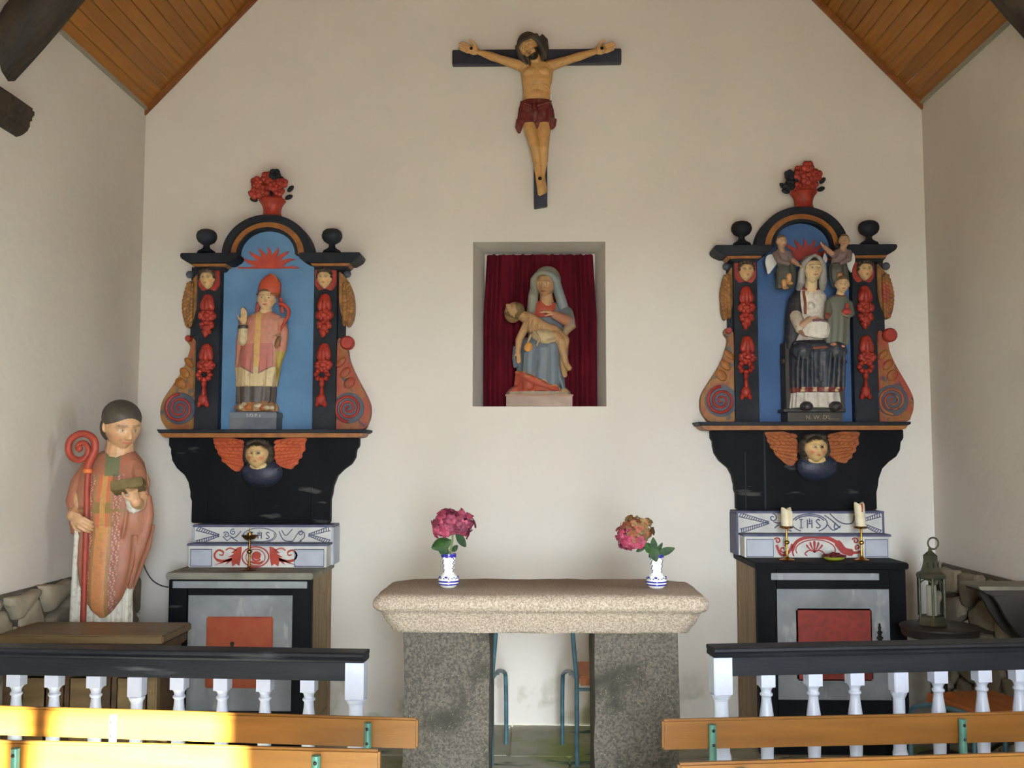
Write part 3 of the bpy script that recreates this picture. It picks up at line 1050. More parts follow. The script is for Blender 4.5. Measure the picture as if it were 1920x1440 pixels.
def ihs(fr, x0, y0, y1, dx, w):
    g = G()
    h = y1 - y0
    g.add(ribbon(fr, [(x0, y0), (x0, y1)], w, D0, D1))
    for y in (y0, y1): g.add(ribbon(fr, [(x0 - h * .22, y), (x0 + h * .22, y)], w * .8, D0, D1))
    x = x0 + dx
    for s in (-.26, .26): g.add(ribbon(fr, [(x + s * h, y0), (x + s * h, y1)], w, D0, D1))
    ym = (y0 + y1) / 2
    g.add(ribbon(fr, [(x - .26 * h, ym), (x + .26 * h, ym)], w * .8, D0 + .0002, D1))
    g.add(ribbon(fr, [(x, ym), (x, y0 - .12 * h)], w * .8, D0 + .0003, D1))
    g.add(ribbon(fr, [(x - .13 * h, y0 + .2 * h), (x + .13 * h, y0 + .2 * h)], w * .7, D0 + .0004, D1))
    x = x0 + 2 * dx
    g.add(ribbon(fr, curve([(x + .24 * h, y0 + .14 * h), (x, y0), (x - .22 * h, y0 + .2 * h), (x, ym), (x + .24 * h, y1 - .24 * h), (x, y1), (x - .26 * h, y1 - .12 * h)], 6), w, D0, D1))
    return g
obj('letters', ihs(S1U, 472, 998, 1010, 15, 1.9), blue_line, st1, flat=True)
for x0, x1 in ((357, 397), (552, 607)):
    pf = obj('painted_field', fbox(S1L, x0, x1, 1031, 1061, D0, D1), grey_field, st1)
    obj('field_border', ribbon(S1L, [(x0, 1030.5), (x1, 1030.5), (x1, 1061.5), (x0, 1061.5)], 2.0, D0 + .0005, D1, closed=True), blue_line, pf, flat=True)
def acanthus(fr, cx, cy, s, r):
    """scrolling leaf spreading sideways from a round medallion"""
    g = G()
    X = lambda x: cx + s * x
    g.add(fprism(fr, [(X(r + 1), cy - 19), (X(34), cy - 17), (X(46), cy - 7), (X(40), cy - 6), (X(52), cy + 1), (X(43), cy + 1), (X(66), cy + 11), (X(78), cy + 16), (X(62), cy + 12), (X(52), cy + 8), (X(56), cy + 15), (X(45), cy + 8), (X(43), cy + 18), (X(36), cy + 13), (X(30), cy + 17), (X(r + 2), cy + 3)], D0, D1))
    g.add(ribbon(fr, curve([(X(44), cy + 4), (X(60), cy + 8), (X(73), cy + 5), (X(77), cy - 4), (X(70), cy - 12), (X(61), cy - 9), (X(62), cy - 3), (X(68), cy - 4)], 6), [5] * 12 + [3.6] * 20 + [2.4] * 11, D0, D1))
    g.add(ribbon(fr, curve([(X(36), cy - 12), (X(48), cy - 16), (X(56), cy - 12)], 6), 2.4, D0, D1))
    return g
g = G()
for s in (-1, 1):
    q = acanthus(S1L, 479, 1044, s, 25); g.add((q.v, q.f))
g.add(ribbon(S1L, arc(479, 1044, 25, 18.5, 0, 360, 40), 2.6, D0 + .0006, D1))
g.add(ribbon(S1L, arc(479, 1045, 18, 15, 0, 360, 36), 1.6, D0 + .0004, D1))
for pts in (arc(481, 1044, 8, 8, 20, 330, 16), arc(482, 1050, 12, 6, 200, 340, 12)): g.add(ribbon(S1L, pts, 4, D0 + .0008, D1))
g.add(fprism(S1L, arc(482, 1043, 7, 6, 0, 360, 14)[:-1], D0 + .001, D1))
obj('acanthus_ornament', g, red_line, st1, flat=True)

# --- steps under the Virgin
S2U, S2L = Fr(1518, 980, -0.20), Fr(1531, 1025, -0.33)
st2 = painted_steps(S2U, S2L, ZB2, 'stepped white board painted with IHS medallion and red plume, behind the two lit-brass candlesticks'.replace('lit-brass', 'candle-bearing'), (1384, 1654, 961), (1396, 1668, 1004), None, 2)
for a, b in (((1386, 965), (1442, 980)), ((1388, 996), (1442, 980)), ((1651, 965), (1608, 979)), ((1651, 998), (1608, 979))):
    obj('rope_border', rope(S2U, a, b, 8), blue_line, st2, flat=True)
g = G()
for pts in (arc(1518, 981, 33, 17, -60, 240, 36), arc(1518, 981, 29, 14, 20, 160, 20), spiral(1449, 971, 1.5, 8, 20, 1.2, 24), curve([(1450, 978), (1460, 981), (1472, 976)], 5),
            curve([(1556, 963), (1570, 976), (1584, 982), (1598, 980), (1602, 966)], 6), curve([(1546, 966), (1560, 976), (1575, 990)], 6), curve([(1552, 984), (1562, 994), (1576, 986)], 6), curve([(1452, 990), (1462, 984), (1474, 992), (1484, 996)], 6), curve([(1566, 980), (1564, 990), (1570, 992)], 5)):
    g.add(ribbon(S2U, pts, 2.2, D0, D1))
obj('scroll_ornament', g, blue_line, st2, flat=True)
obj('letters', ihs(S2U, 1502, 974, 990, 16, 2.2), blue_line, st2, flat=True)
for x0, x1 in ((1400, 1450), (1622, 1664)):
    pf = obj('painted_field', fbox(S2L, x0, x1, 1012, 1043, D0, D1), grey_field, st2)
    obj('field_border', ribbon(S2L, [(x0, 1011.5), (x1, 1011.5), (x1, 1043.5), (x0, 1043.5)], 1.8, D0 + .0005, D1, closed=True), blue_line, pf, flat=True)
g = G()
g.add(ribbon(S2L, curve([(1488, 1043), (1486, 1032), (1494, 1016), (1512, 1008), (1532, 1007), (1552, 1009), (1570, 1018), (1582, 1032), (1600, 1036), (1614, 1034)], 6), [3] * 6 + [6] * 18 + [7] * 12 + [13] * 12 + [5] * 7, D0, D1))
g.add(ribbon(S2L, arc(1529, 1031, 37, 19, -20, 200, 30), 2, D0 + .0004, D1))
for x, y, r, st_ in ((1458, 1014, 6, 90), (1468, 1030, 9, 0), (1604, 1014, 6, 90), (1608, 1026, 5, 180)):
    g.add(ribbon(S2L, spiral(x, y, 1, r, st_, 1.2, 22), 3, D0, D1))
g.add(ribbon(S2L, curve([(1456, 1022), (1464, 1040), (1478, 1036), (1486, 1020)], 6), 5, D0, D1))
for dx, dy, w in ((0, -17, 5), (-8, -15, 4), (8, -15, 4), (-15, -10, 3.4), (15, -10, 3.4)):
    g.add(ribbon(S2L, curve([(1527 + dx, 1031 + dy), (1527 + dx * .75, 1033 + dy * .6), (1527, 1036)], 6), [w * k for k in (.4, .7, .9, 1, 1, .9, .8, .7, .6, .5, .5, .4, .4)], D0 + .0006, D1))
for s in (-1, 1):
    g.add(ribbon(S2L, curve([(1527, 1034), (1527 + s * 10, 1032), (1527 + s * 18, 1038), (1527 + s * 14, 1042)], 6), 2.4, D0, D1))
obj('plume_ornament', g, red_line2, st2, flat=True)

def candlestick(px, base, pan, label, m, Z, Yc, bowl=False, candle=None, group=None):
    fr = Fr(px, base, Yc)
    u = fr.u
    t = thing('candlestick', label, 'candlestick', (fr.O.x, Yc, Z), group=group, local=True)
    h = base - pan
    obj('base', lathe([(r * u, z * u) for r, z in ((13, 0), (14, .8), (13.4, 1.6), (9, 3), (5, 4.4), (3.6, 6), (2.5, 8))], n=28), m, t)
    obj('stem', lathe([(r * u, z * u) for r, z in ((2.2, 7), (2.6, h * .2), (2.0, h * .3), (2.0, h * .48), (3.6, h * .5), (5.2, h * .53), (5.2, h * .56), (3.6, h * .59), (2.0, h * .61), (1.8, h * .8), (2.3, h * .97), (2.4, h))], n=20), m, t)
    k = 1.15 if bowl else 1.0
    obj('drip_pan', lathe([(r * u, (h + z) * u) for r, z in ((2, -3), (8 * k, -2.4 if not bowl else -6), (13 * k, 0), (13.4 * k, 1.6), (12.6 * k, 1.4), (9, .4), (5, 2), (4.5, 6), (3.5, 6), (.5, 5))], n=28), m, t)
    if bowl:
        obj('spike', lathe([(1.6 * u, (h + 5) * u), (1.2 * u, (h + 9) * u), (.3 * u, (h + 17) * u)], n=10), m, t)
    if candle:
        r0, top, lean, red = candle
        n = 22
        rings = []
        H = base - top - h - 3
        for k2, (fz, fr_) in enumerate(((0, 1), (.25, 1.02), (.5, .98), (.75, 1.0), (.93, 1.0), (1.0, .92), (.97, .6), (.93, .2))):
            rings.append([((r0 * fr_ * math.cos(2 * math.pi * i / n) * (1 + .04 * math.sin(5 * i + k2)) + lean * fz) * u,
                           r0 * fr_ * math.sin(2 * math.pi * i / n) * u,
                           (h + 3 + H * fz + (2.6 * math.sin(2 * math.pi * i / n * 2 + 1) if fz > .9 else 0)) * u) for i in range(n)])
        c = tag(obj('candle', loft(rings), wax, None, angle=60), 'thick white candle with a red drip on the taller brass candlestick' if red else 'stub of cream candle melted unevenly on a brass candlestick', 'candle')
        c.location = (fr.O.x, Yc, Z)
        obj('wick', tube([(lean * u, 0, (h + 3 + H * .9) * u), ((lean + .4) * u, 0, (h + 3 + H * 1.05) * u)], .5 * u, 6), iron, c, loc=(0, 0, 0))
        if red:
            obj('red_drip', tube([((lean + 2.5) * u, -r0 * 0.97 * u, (h + 3 + H * .99) * u), ((lean + 3.4) * u, -r0 * 0.99 * u, (h + 3 + H * .8) * u), ((lean + 2.8) * u, -r0 * u, (h + 3 + H * .62) * u)], [1.9 * u, 1.5 * u, .9 * u], 8), red_line, c, loc=(0, 0, 0))
        else:
            obj('wax_run', tube([(r0 * .75 * u, -r0 * .8 * u, (h + 3 + H * .85) * u), (r0 * .8 * u, -r0 * .85 * u, (h + 3 + H * .4) * u), (r0 * .7 * u, -r0 * .8 * u, (h + 4) * u)], [2.4 * u, 3 * u, 3.4 * u], 8), wax, c, loc=(0, 0, 0))
    return t
candlestick(467, 1071, 1008, 'brass candlestick with empty bowl and spike on the grey altar top', brass_dull, ZB1, -0.45, bowl=True)
candlestick(1476, 1052, 991, 'brass candlestick bearing the short melted cream candle', brass, ZB2, -0.45, candle=(9.5, 955, 0, False), group='brass candlesticks under the Virgin')
candlestick(1616, 1050, 989, 'brass candlestick bearing the taller white candle with red drip', brass, ZB2, -0.45, candle=(9.5, 943, -3, True), group='brass candlesticks under the Virgin')
# little dish with dark red posy
fr = Fr(1564, 1051, -0.46)
u = fr.u
t = thing('dish', 'low yellow-green dish heaped with a dark red posy between the candlesticks', 'dish', (fr.O.x, -0.46, ZB2), local=True)
obj('bowl', lathe([(r * u, z * u) for r, z in ((9, 0), (15, 1), (19, 4), (20, 7), (19, 7), (14, 4), (6, 3))], n=28), mat('green_dish', C(150, 156, 50), 0.4), t)
g = G()
rnd = random.Random(9)
for k in range(46):
    a, r = rnd.uniform(0, 6.28), math.sqrt(rnd.random()) * 20
    g.add(ellip((r * math.cos(a) * u, r * .8 * math.sin(a) * u, (8.5 + 4 * (1 - r / 20) + rnd.uniform(-1, 1.5)) * u), (3.4 * u, 3.4 * u, 2.6 * u), None, (8, 6)))
obj('posy', g, mat('dark_red_petals', C(110, 24, 32), 0.7, C(76, 22, 28), 40.0), t)
# ================================================================== carved wall retables
blue_p = mat('azure_painted_board', C(100, 140, 176, .92), 0.7, C(88, 126, 162, .92), 5.0, bump=0.08)
blue_p2 = mat('shaded_deep_azure', C(74, 108, 156, .85), 0.7, C(62, 96, 142, .85), 5.0, bump=0.08)  # bluer paint, also darkened for the dimmer light on this retable
gold_o = mat('ochre_gilding', C(172, 110, 44, .85), 0.5, C(140, 80, 36, .85), 22.0, 0.5, 0.2, bump=0.2)
slate_p = mat('slate_black_paint', C(24, 26, 32), 0.6, C(46, 49, 56), 6.0, 0.6, 0.25, bump=0.15, spec=0.2)
carmine = mat('carved_red_paint', C(178, 56, 38, .85), 0.5, C(140, 42, 32, .85), 30.0, 0.5, 0.2, bump=0.3, bump_scale=50)
orange_w = mat('orange_painted_wing', C(190, 86, 40, .92), 0.6, C(172, 70, 36, .92), 14.0, bump=0.15)
orange_w2 = mat('ochre_painted_wing', C(172, 96, 36, .88), 0.6, C(152, 78, 32, .88), 14.0, bump=0.15)
scroll_p = mat('scroll_polychrome', C(156, 108, 50, .88), 0.55, C(150, 78, 42, .88), 16.0, 0.58, 0.08, bump=0.3)
overlay(scroll_p, C(90, 84, 78), 22.0, 0.58, 0.04, seed=3)
scroll_e = mat('scroll_polychrome_red', C(160, 70, 46, .85), 0.55, C(152, 98, 48, .85), 16.0, 0.55, 0.06, bump=0.3)
overlay(scroll_e, C(84, 60, 60), 22.0, 0.6, 0.04, seed=5)
slate_soft = mat('blue_grey_carving', C(62, 66, 80), 0.6, C(80, 82, 92), 10.0, bump=0.15)
poly_m = painted_attr('carved_polychrome')
poly_clean = painted_attr('painted_face', 0.45, wear=-0.2)
hair_m = mat('dark_carved_hair', C(48, 40, 34), 0.6, C(74, 62, 50), 12.0, bump=0.3)
leafgold = mat('ochre_leaf_drop', C(164, 112, 54, .88), 0.55, C(128, 86, 44, .88), 30.0, bump=0.3)

def face_obj(name, H, c, parent, **k):
    vf, cs, M = head(H, c, n=(48, 40), **k)
    return Sculpt().add(vf, cs).build(name, poly_clean, parent, voxel=None), M

def retable(key, label, mp, sc, wing_m, bdx, cdx, cdy, scroll_l, scroll_r, zbot, blue_p):
    def K(Y):
        f = Fr(499, 640, Y)
        x, y = mp(499, 640)
        f.O = P(x, y, Y)
        f.u *= sc
        return f
    YB_, YP_, YC_, YSH = -0.05, -0.115, -0.20, -0.235
    F0, F1, F2, F3 = K(YB_), K(YP_), K(YC_), K(YSH)
    FA, FS = K(-0.13), K(-0.085)
    u = F0.u
    t = thing('retable', label, 'retable', (F0.O.x, -0.1, F0(499, 983).z), group=None)
    # azure backboard with semicircular head
    head_ = arc(499, 478, 66, 60, 0, 180, 24)
    obj('backboard', fprism(F0, [(590, 806), (590, 478)] + head_ + [(408, 478), (408, 806)], 0.0, -0.046), blue_p, t)
    obj('backboard_rail', fbox(F0, 412, 588, 503, 505.5, 0.003, -0.002), blue_p, t)
    # arch: dark extrados, ochre band, dark fillet
    def arch(f, ro, ryo, ri, ryi, d1):
        return fprism(f, arc(497, 476, ro, ryo, 0, 180, 32) + arc(497, 476, ri, ryi, 180, 0, 32), 0.0, d1)
    a1 = obj('arch', arch(FA, 86, 77, 70, 63, -0.122), slate_p, t, bevel=0.006)
    FA2 = K(-0.112)
    obj('arch_gilt_band', arch(FA2, 72, 65, 59, 53, -0.10), gold_o, a1, bevel=0.004)
    FA3 = K(-0.10)
    obj('arch_fillet', arch(FA3, 60, 54, 53, 47, -0.09), slate_p, a1, bevel=0.003)
    # half sun with wavy rays
    FSn = K(-0.056)
    g = G().add(fprism(FSn, arc(501, 503, 25, 23, 0, 180, 18), 0.004, -0.004))
    for k in range(9):
        a = math.radians(k * 22.5)
        ln = (60, 54, 52, 46, 44, 46, 52, 54, 60)[k]
        dx, dy = math.cos(a), -math.sin(a)
        nx, ny = -dy, dx
        L_, R_ = [], []
        for q in range(9):
            tt = q / 8
            r = 14 + (ln - 14) * tt
            w = 6.6 * (1 - tt) ** 0.75 + 0.2
            wob = 2.4 * math.sin(tt * 6.5 + k) * tt
            x, y = 501 + dx * r + nx * wob, 503 + dy * r * 0.95 + ny * wob
            L_.append((x + nx * w, min(503, y + ny * w)))
            R_.append((x - nx * w, min(503, y - ny * w)))
        g.add(fprism(FSn, L_ + R_[::-1], 0.003, -0.004))
    obj('sunburst', g, red_line if key == 1 else red_line2, t)
    # pilasters with cherub heads and flower drops
    rnd = random.Random(11 + key)
    for i, (x0, x1) in enumerate(((367, 411), (587, 630))):
        pl = obj('pilaster', fbox(F1, x0, x1, 500, 806, 0.0, -0.108), slate_p, t, bevel=0.004)
        cx = (x0 + x1) / 2
        FH = K(-0.125)
        obj('head_niche', fprism(FH, [(cx - 20, 504), (cx - 8, 503), (cx + 8, 503), (cx + 20, 504), (cx + 20, 534), (cx + 12, 545), (cx, 541), (cx - 12, 545), (cx - 20, 534)], 0.0, -0.02), carmine, pl, bevel=0.004)
        face_obj('cherub_face', 36 * u, FH(cx, 524, 7), pl, skin=(208, 172, 120), wide=1.05, hair=(40, 34, 30))
        g = G()
        for hx, hy, r in ((-9, 510, 5), (-4, 509, 5), (2, 508.5, 5), (7, 510, 5), (11, 514, 4.5), (-11, 515, 4.5), (-12, 522, 3.5), (12, 521, 3.5)):
            g.add(ellip(FH(cx + hx, hy, 17 - abs(hx) * .6), (r * u, 6 * u, r * u * .9), None, (10, 8)))
        obj('cherub_hair', g, hair_m, pl)
        FG = K(-0.12)
        for y0, kind in ((552, 0), (645, 1)):
            g = G()
            def petal(px, py, rx, ry, d=4, rot=0):
                g.add(ellip(FG(px, py, d), (rx * u, 7 * u, ry * u), Euler((0, rot, 0)), (12, 8)))
            petal(cx, y0 + 12, 11, 13)
            petal(cx - 5, y0 + 18, 8, 14, 6, 0.3); petal(cx + 5, y0 + 18, 8, 14, 6, -0.3); petal(cx, y0 + 20, 6, 14, 8)
            for a in range(9):
                an = a * 0.698
                petal(cx + 11 * math.cos(an), y0 + 40 + 6 * math.sin(an), 6.5, 6, 4 + 3 * rnd.random())
            petal(cx, y0 + 40, 8, 6, 9)
            if kind == 0:
                for a in range(6):
                    an = a * 1.047 + .4
                    petal(cx + 9 * math.cos(an), y0 + 58 + 5 * math.sin(an), 6, 5.5, 5)
                petal(cx, y0 + 64, 8, 8, 7); petal(cx - 2, y0 + 73, 5.5, 9, 6); petal(cx - 6, y0 + 70, 4, 5, 4); petal(cx + 4, y0 + 70, 4, 5, 4)
            else:
                for a in range(8):
                    an = a * 0.785
                    petal(cx - 3 + 11 * math.cos(an), y0 + 58 + 9 * math.sin(an), 5.2, 5, 5)
                petal(cx - 3, y0 + 74, 5, 8, 5)
                petal(cx - 3, y0 + 92, 4, 14, 4); petal(cx - 4, y0 + 104, 9, 11, 6); petal(cx - 10, y0 + 111, 4.5, 8, 5, .3); petal(cx + 2, y0 + 111, 4.5, 8, 5, -.3)
            obj('flower_drop', g, carmine, pl)
    # cornices over the pilasters with ball finials
    for x0, x1, bx in ((332, 442, 383), (556, 674, 620)):
        co = obj('cornice', G().add(fprism(F2, [(x0, 474), (x0 + 4, 472), (x1 - 4, 472), (x1, 474), (x1 - 3, 482), (x1 - 12, 488), (x1 - 18, 491), (x0 + 20, 491), (x0 + 10, 487), (x0 + 2, 482)], 0.0, -0.19)), slate_p, t, bevel=0.005)
        FC2 = K(-0.165)
        obj('cornice_gilt', fprism(FC2, [(x0 + 20, 489), (x1 - 18, 489), (x1 - 24, 498), (x0 + 28, 498)], 0.0, -0.15), gold_o, co, bevel=0.003)
        FC3 = K(-0.145)
        obj('cornice_bed', fprism(FC3, [(x0 + 26, 497), (x1 - 22, 497), (x1 - 30, 505), (x0 + 36, 505)], 0.0, -0.13), slate_p, co, bevel=0.003)
        b = K(-0.12)(bx, 473)
        obj('finial', lathe([(r * u, z * u) for r, z in ((17, 0), (16, 3), (11, 6), (7, 9), (5.5, 13), (6.5, 16), (9, 17), (15, 21), (18.5, 27), (19, 33), (17, 39), (12, 43), (5, 45), (.6, 45.4))], b, 28), slate_p, co, angle=60)
    # flower basket on the crown of the arch
    FB = K(-0.10)
    bc = FB(506 + bdx, 400)
    bk = obj('flower_basket', lathe([(r * u, z * u) for r, z in ((18, -3), (16.5, 2), (16.5, 8), (18, 14), (21, 20), (25, 25), (24, 28), (20, 28), (6, 27))], bc, 24), carmine, t)
    rn = random.Random(21 + key)
    gd = G()
    for k in range(13):
        a = k * 2.4
        r = 31 * math.sqrt((k + .5) / 13)
        px, py = 504 + bdx + r * 1.02 * math.cos(a), 352 - r * .82 * math.sin(a) - 2
        g = G()
        c = FB(px, py, rn.uniform(2, 12))
        rr = rn.uniform(10, 13)
        for q in range(5):
            an = q * 1.2566 + k
            g.add(ellip(c + Vector((math.cos(an) * rr * .5 * u, -2 * u, math.sin(an) * rr * .5 * u)), (rr * .55 * u, rr * .4 * u, rr * .55 * u), None, (10, 7)))
        g.add(ellip(c + Vector((0, -4.5 * u, 0)), (rr * .3 * u, rr * .3 * u, rr * .3 * u), None, (8, 6)))
        obj('carved_flower', g, slate_p if k in (2, 11) and key == 1 or k in (4, 9, 12) and key == 2 else carmine, bk)
    for px, py, ry in ((467, 362, .8), (541, 352, -.8), (472, 372, .3), (538, 368, -.4), (480, 338, .5), (520, 333, -.4), (500, 378, 0)):
        gd.add(ellip(FB(px + bdx, py, 4), (8 * u, 4 * u, 4.5 * u), Euler((0, ry, 0)), (10, 7)))
    obj('carved_leaf', gd, slate_p, bk)
    # side scrolls with coiled volutes, hanging leaf drops above them
    for s, m, pts, vol, small in ((-1, scroll_l, [(367, 640), (358, 630), (350, 631), (350, 640), (356, 650), (352, 668), (344, 690), (332, 711), (318, 732), (307, 750), (303, 766), (304, 783), (311, 796), (322, 804), (366, 804)], (340, 765, 30, 0), (355, 635, 6)),
                                  (1, scroll_r, [(631, 640), (638, 634), (650, 655), (653, 672), (662, 695), (674, 718), (686, 740), (694, 760), (694, 778), (690, 792), (680, 804), (631, 804)], (655, 765, 29, 180), (652, 644, 13))):
        sc_ = obj('side_scroll', fprism(FS, curve(pts, 4), 0.0, -0.08), m, t, bevel=0.006)
        obj('coil_bed', fprism(FS, arc(vol[0], vol[1], vol[2], vol[2], 0, 360, 32)[:-1], 0.006, -0.01), slate_soft, sc_, bevel=0.003)
        sp = spiral(vol[0], vol[1], vol[2] - 3.5, 1.5, vol[3] + 90, -2.6 * s, 90)
        gg = tube([FS(x, y, 3) for x, y in sp], [(3.1 - 1.5 * k / 90) * u for k in range(91)], 8)
        obj('coil', gg, carmine if key == 1 or s < 0 else scroll_e, sc_)
        obj('small_volute', lathe([(0.5 * u, -9 * u), (small[2] * .8 * u, -8 * u), (small[2] * u, -4 * u), (small[2] * u, 6 * u), (small[2] * .8 * u, 9 * u), (.5 * u, 9 * u)], (0, 0, 0), 20), carmine, sc_)
        sv = sc_.children[-1]
        sv.rotation_euler = (math.pi / 2, 0, 0)
        sv.location = FS(small[0], small[1], 2)
        g = G()
        for k in range(3):
            yy = 686 + k * 19
            w = 6 + k * 1.6
            xx = (356 - k * 7.5) if s < 0 else (640 + k * 8)
            g.add(ellip(FS(xx, yy - 6, 2), (w * u, 4 * u, 12 * u), Euler((0, -0.75 * -s, 0)), (10, 7)))
        obj('acanthus_leaf', g, gold_o if s < 0 else scroll_e, sc_)
        # leaf drop
        cx = 359 if s < 0 else 647
        FW = K(-0.075)
        outl = [(366, 512), (360, 520), (354, 532), (349, 550), (345, 575), (344, 598), (350, 614), (358, 606), (364, 588), (367, 560)] if s < 0 else \
               [(634, 508), (642, 516), (652, 530), (660, 550), (663, 575), (661, 598), (652, 613), (645, 604), (638, 586), (634, 560)]
        ld = obj('leaf_drop', fprism(FW, curve(outl + [outl[0]], 3)[:-1], 0.0, -0.06), leafgold, t, bevel=0.008)
        g = G()
        for k in range(11):
            yy = 532 + k * 7.2
            for q in (-1, 0, 1):
                w = (0.45 + 0.55 * math.sin(math.pi * (k + 1.5) / 13)) * 8.2
                mx = (357 if s < 0 else 646) + s * (2 + 4 * math.sin(math.pi * k / 11)) + q * w * .75
                g.add(ellip(FW(mx, yy + (3 if q else 0), 2.5), (w * .66 * u, 4.2 * u, 6.0 * u), Euler((0, .25 * q, 0)), (8, 6)))
        obj('leaf_scale', g, leafgold if (key == 1 or s < 0) else scroll_e, ld)
        obj('drop_knob', ellip(FW(353 if s < 0 else 650, 514, 2), (7 * u, 6 * u, 7 * u), None, (14, 10)), slate_soft, ld)
        obj('side_board', fbox(K(-0.06), 356 if s < 0 else 628, 370 if s < 0 else 645, 500, 645, 0.0, -0.055), slate_p, t)
    # shelf and shaped board below
    sh = obj('shelf', fprism(F3, [(297, 804), (688, 804), (688, 808), (683, 811), (302, 811)], 0.0, -0.23), slate_p, t, bevel=0.002, seg=1)
    F3b = K(-0.222)
    obj('shelf_moulding', fprism(F3b, [(303, 809), (683, 809), (679, 817), (672, 819), (314, 819), (306, 815)], 0.0, -0.215), gold_o, sh, bevel=0.003)
    FAp = K(-0.075)
    yb = FAp.inv(Vector((0, 0, zbot)))[1]
    pts = [(321, 818), (321, 836), (325, 838), (325, 848), (328, 862), (337, 876), (352, 889), (359, 902), (363, 920), (363, 931), (366, 934), (366, yb),
           (622, yb), (622, 934), (625, 922), (627, 908), (634, 890), (646, 878), (660, 868), (667, 856), (669, 840), (674, 836), (674, 818)]
    ap = obj('lower_board', fprism(FAp, pts, 0.0, -0.071), black_w, t, bevel=0.005)
    if key == 1:
        obj('worn_panel', fbox(FAp, 396, 588, 906, yb - 5, 0.003, -0.002), black_w, ap, bevel=0.002, seg=1)
    else:
        obj('board_joint', G().add(fbox(FAp, 417, 420, 820, yb - 1, 0.002, -0.002)).add(fbox(FAp, 382, 383.5, 860, yb - 1, 0.002, -0.002)), slate_p, ap)
    # winged cherub bust on the lower board
    FCh = K(-0.09)
    cb = Sculpt()
    X = lambda x: x + cdx
    Y = lambda y: y + cdy
    cb.add(ellip(FCh(X(497), Y(884), 4), (38 * u, 18 * u, 25 * u), None, (28, 18)), C(40, 45, 62))
    cb.add(ellip(FCh(X(497), Y(893), 1), (32 * u, 14 * u, 18 * u), None, (28, 18)), C(48, 53, 66))
    for k in range(3):
        cb.add(tube([FCh(X(497) + x, Y(y), 15 - 1.2 * k) for x, y in arc(0, 872 - 4 * k, 26 + 4 * k, 18 + 5 * k, 200, 340, 14)], 2.6 * u, 8), C(34, 40, 60))
    cb.add(ellip(FCh(X(494), Y(872), 14), (17 * u, 9 * u, 9 * u), None, (20, 12)), C(212, 180, 124))
    cb.add(capsule(FCh(X(493), Y(876), 8), FCh(X(492), Y(858), 8), 13 * u, 11 * u), C(212, 180, 124))
    cherub = cb.build('cherub_bust', poly_clean, t, voxel=0.0035)
    hd, M = face_obj('cherub_face', 50 * u, FCh(X(491), Y(851), 17), cherub, wide=1.15, skin=(212, 178, 122), hair=(56, 48, 36), yaw=0.05, blush=.5)
    g = G()
    rn2 = random.Random(31)
    for k in range(26):
        a = math.pi * (-0.25 + 1.5 * k / 25)
        g.add(ellip(FCh(X(491) + 21 * math.cos(a), Y(849) - 22 * math.sin(a) + 2, 8 + rn2.uniform(-3, 3)), (9 * u, 12 * u, 8 * u), None, (10, 8)))
    for k in range(9):
        g.add(ellip(FCh(X(475) + 4 * k, Y(830) - 2 * math.sin(k * .39), 17), (5 * u, 8 * u, 6 * u), None, (10, 8)))
    obj('cherub_hair', g, hair_m, cherub)
    for s, pts in ((-1, [(402, 820), (438, 819), (455, 824), (464, 838), (462, 862), (458, 879), (449, 883), (440, 878), (424, 864), (420, 859), (419, 852), (412, 850), (413, 842), (406, 838), (408, 831)]),
                   (1, [(579, 820), (547, 819), (526, 823), (516, 838), (520, 860), (524, 870), (540, 876), (552, 878), (556, 870), (564, 868), (562, 860), (571, 856), (569, 847), (577, 843), (574, 834)])):
        FW = K(-0.095)
        wg = obj('wing', fprism(FW, [(X(x), Y(y)) for x, y in pts], 0.008, -0.018), wing_m, cherub, bevel=0.006)
        # carved feather rows lie proud of the wing
        cxw = sum(p[0] for p in pts) / len(pts)
        fe = G()
        for row in range(4):
            for k in range(5):
                tx, ty = k / 4, row / 3
                bx_ = (456 - 44 * tx * (1 - .35 * ty)) if s < 0 else (524 + 44 * tx * (1 - .35 * ty))
                by_ = 827 + 42 * ty + (3 - 10 * ty) * tx
                fe.add(ellip(FW(X(bx_), Y(by_), 0.008 / u + .6), (7 * u, 1.6 * u, 4.2 * u), Euler((0, -s * 0.35, 0)), (10, 6)))
        obj('feathers', fe, wing_m, cherub)
    return t, K

r1, K1 = retable(1, 'carved wall retable with bright azure panel sheltering the mitred bishop statuette', lambda x, y: (x, y), 1.0, orange_w, 0, 0, 0, scroll_p, scroll_e, S1U(0, 987).z + .010, blue_p)
r2, K2 = retable(2, 'carved wall retable whose azure panel is mostly hidden by the seated Virgin', lambda x, y: (1511 + (x - 499) * 0.995, y * 0.988 - 7), 0.992, orange_w2, -6, 16, 3, scroll_p, scroll_e, S2U(0, 961).z + .010, blue_p2)
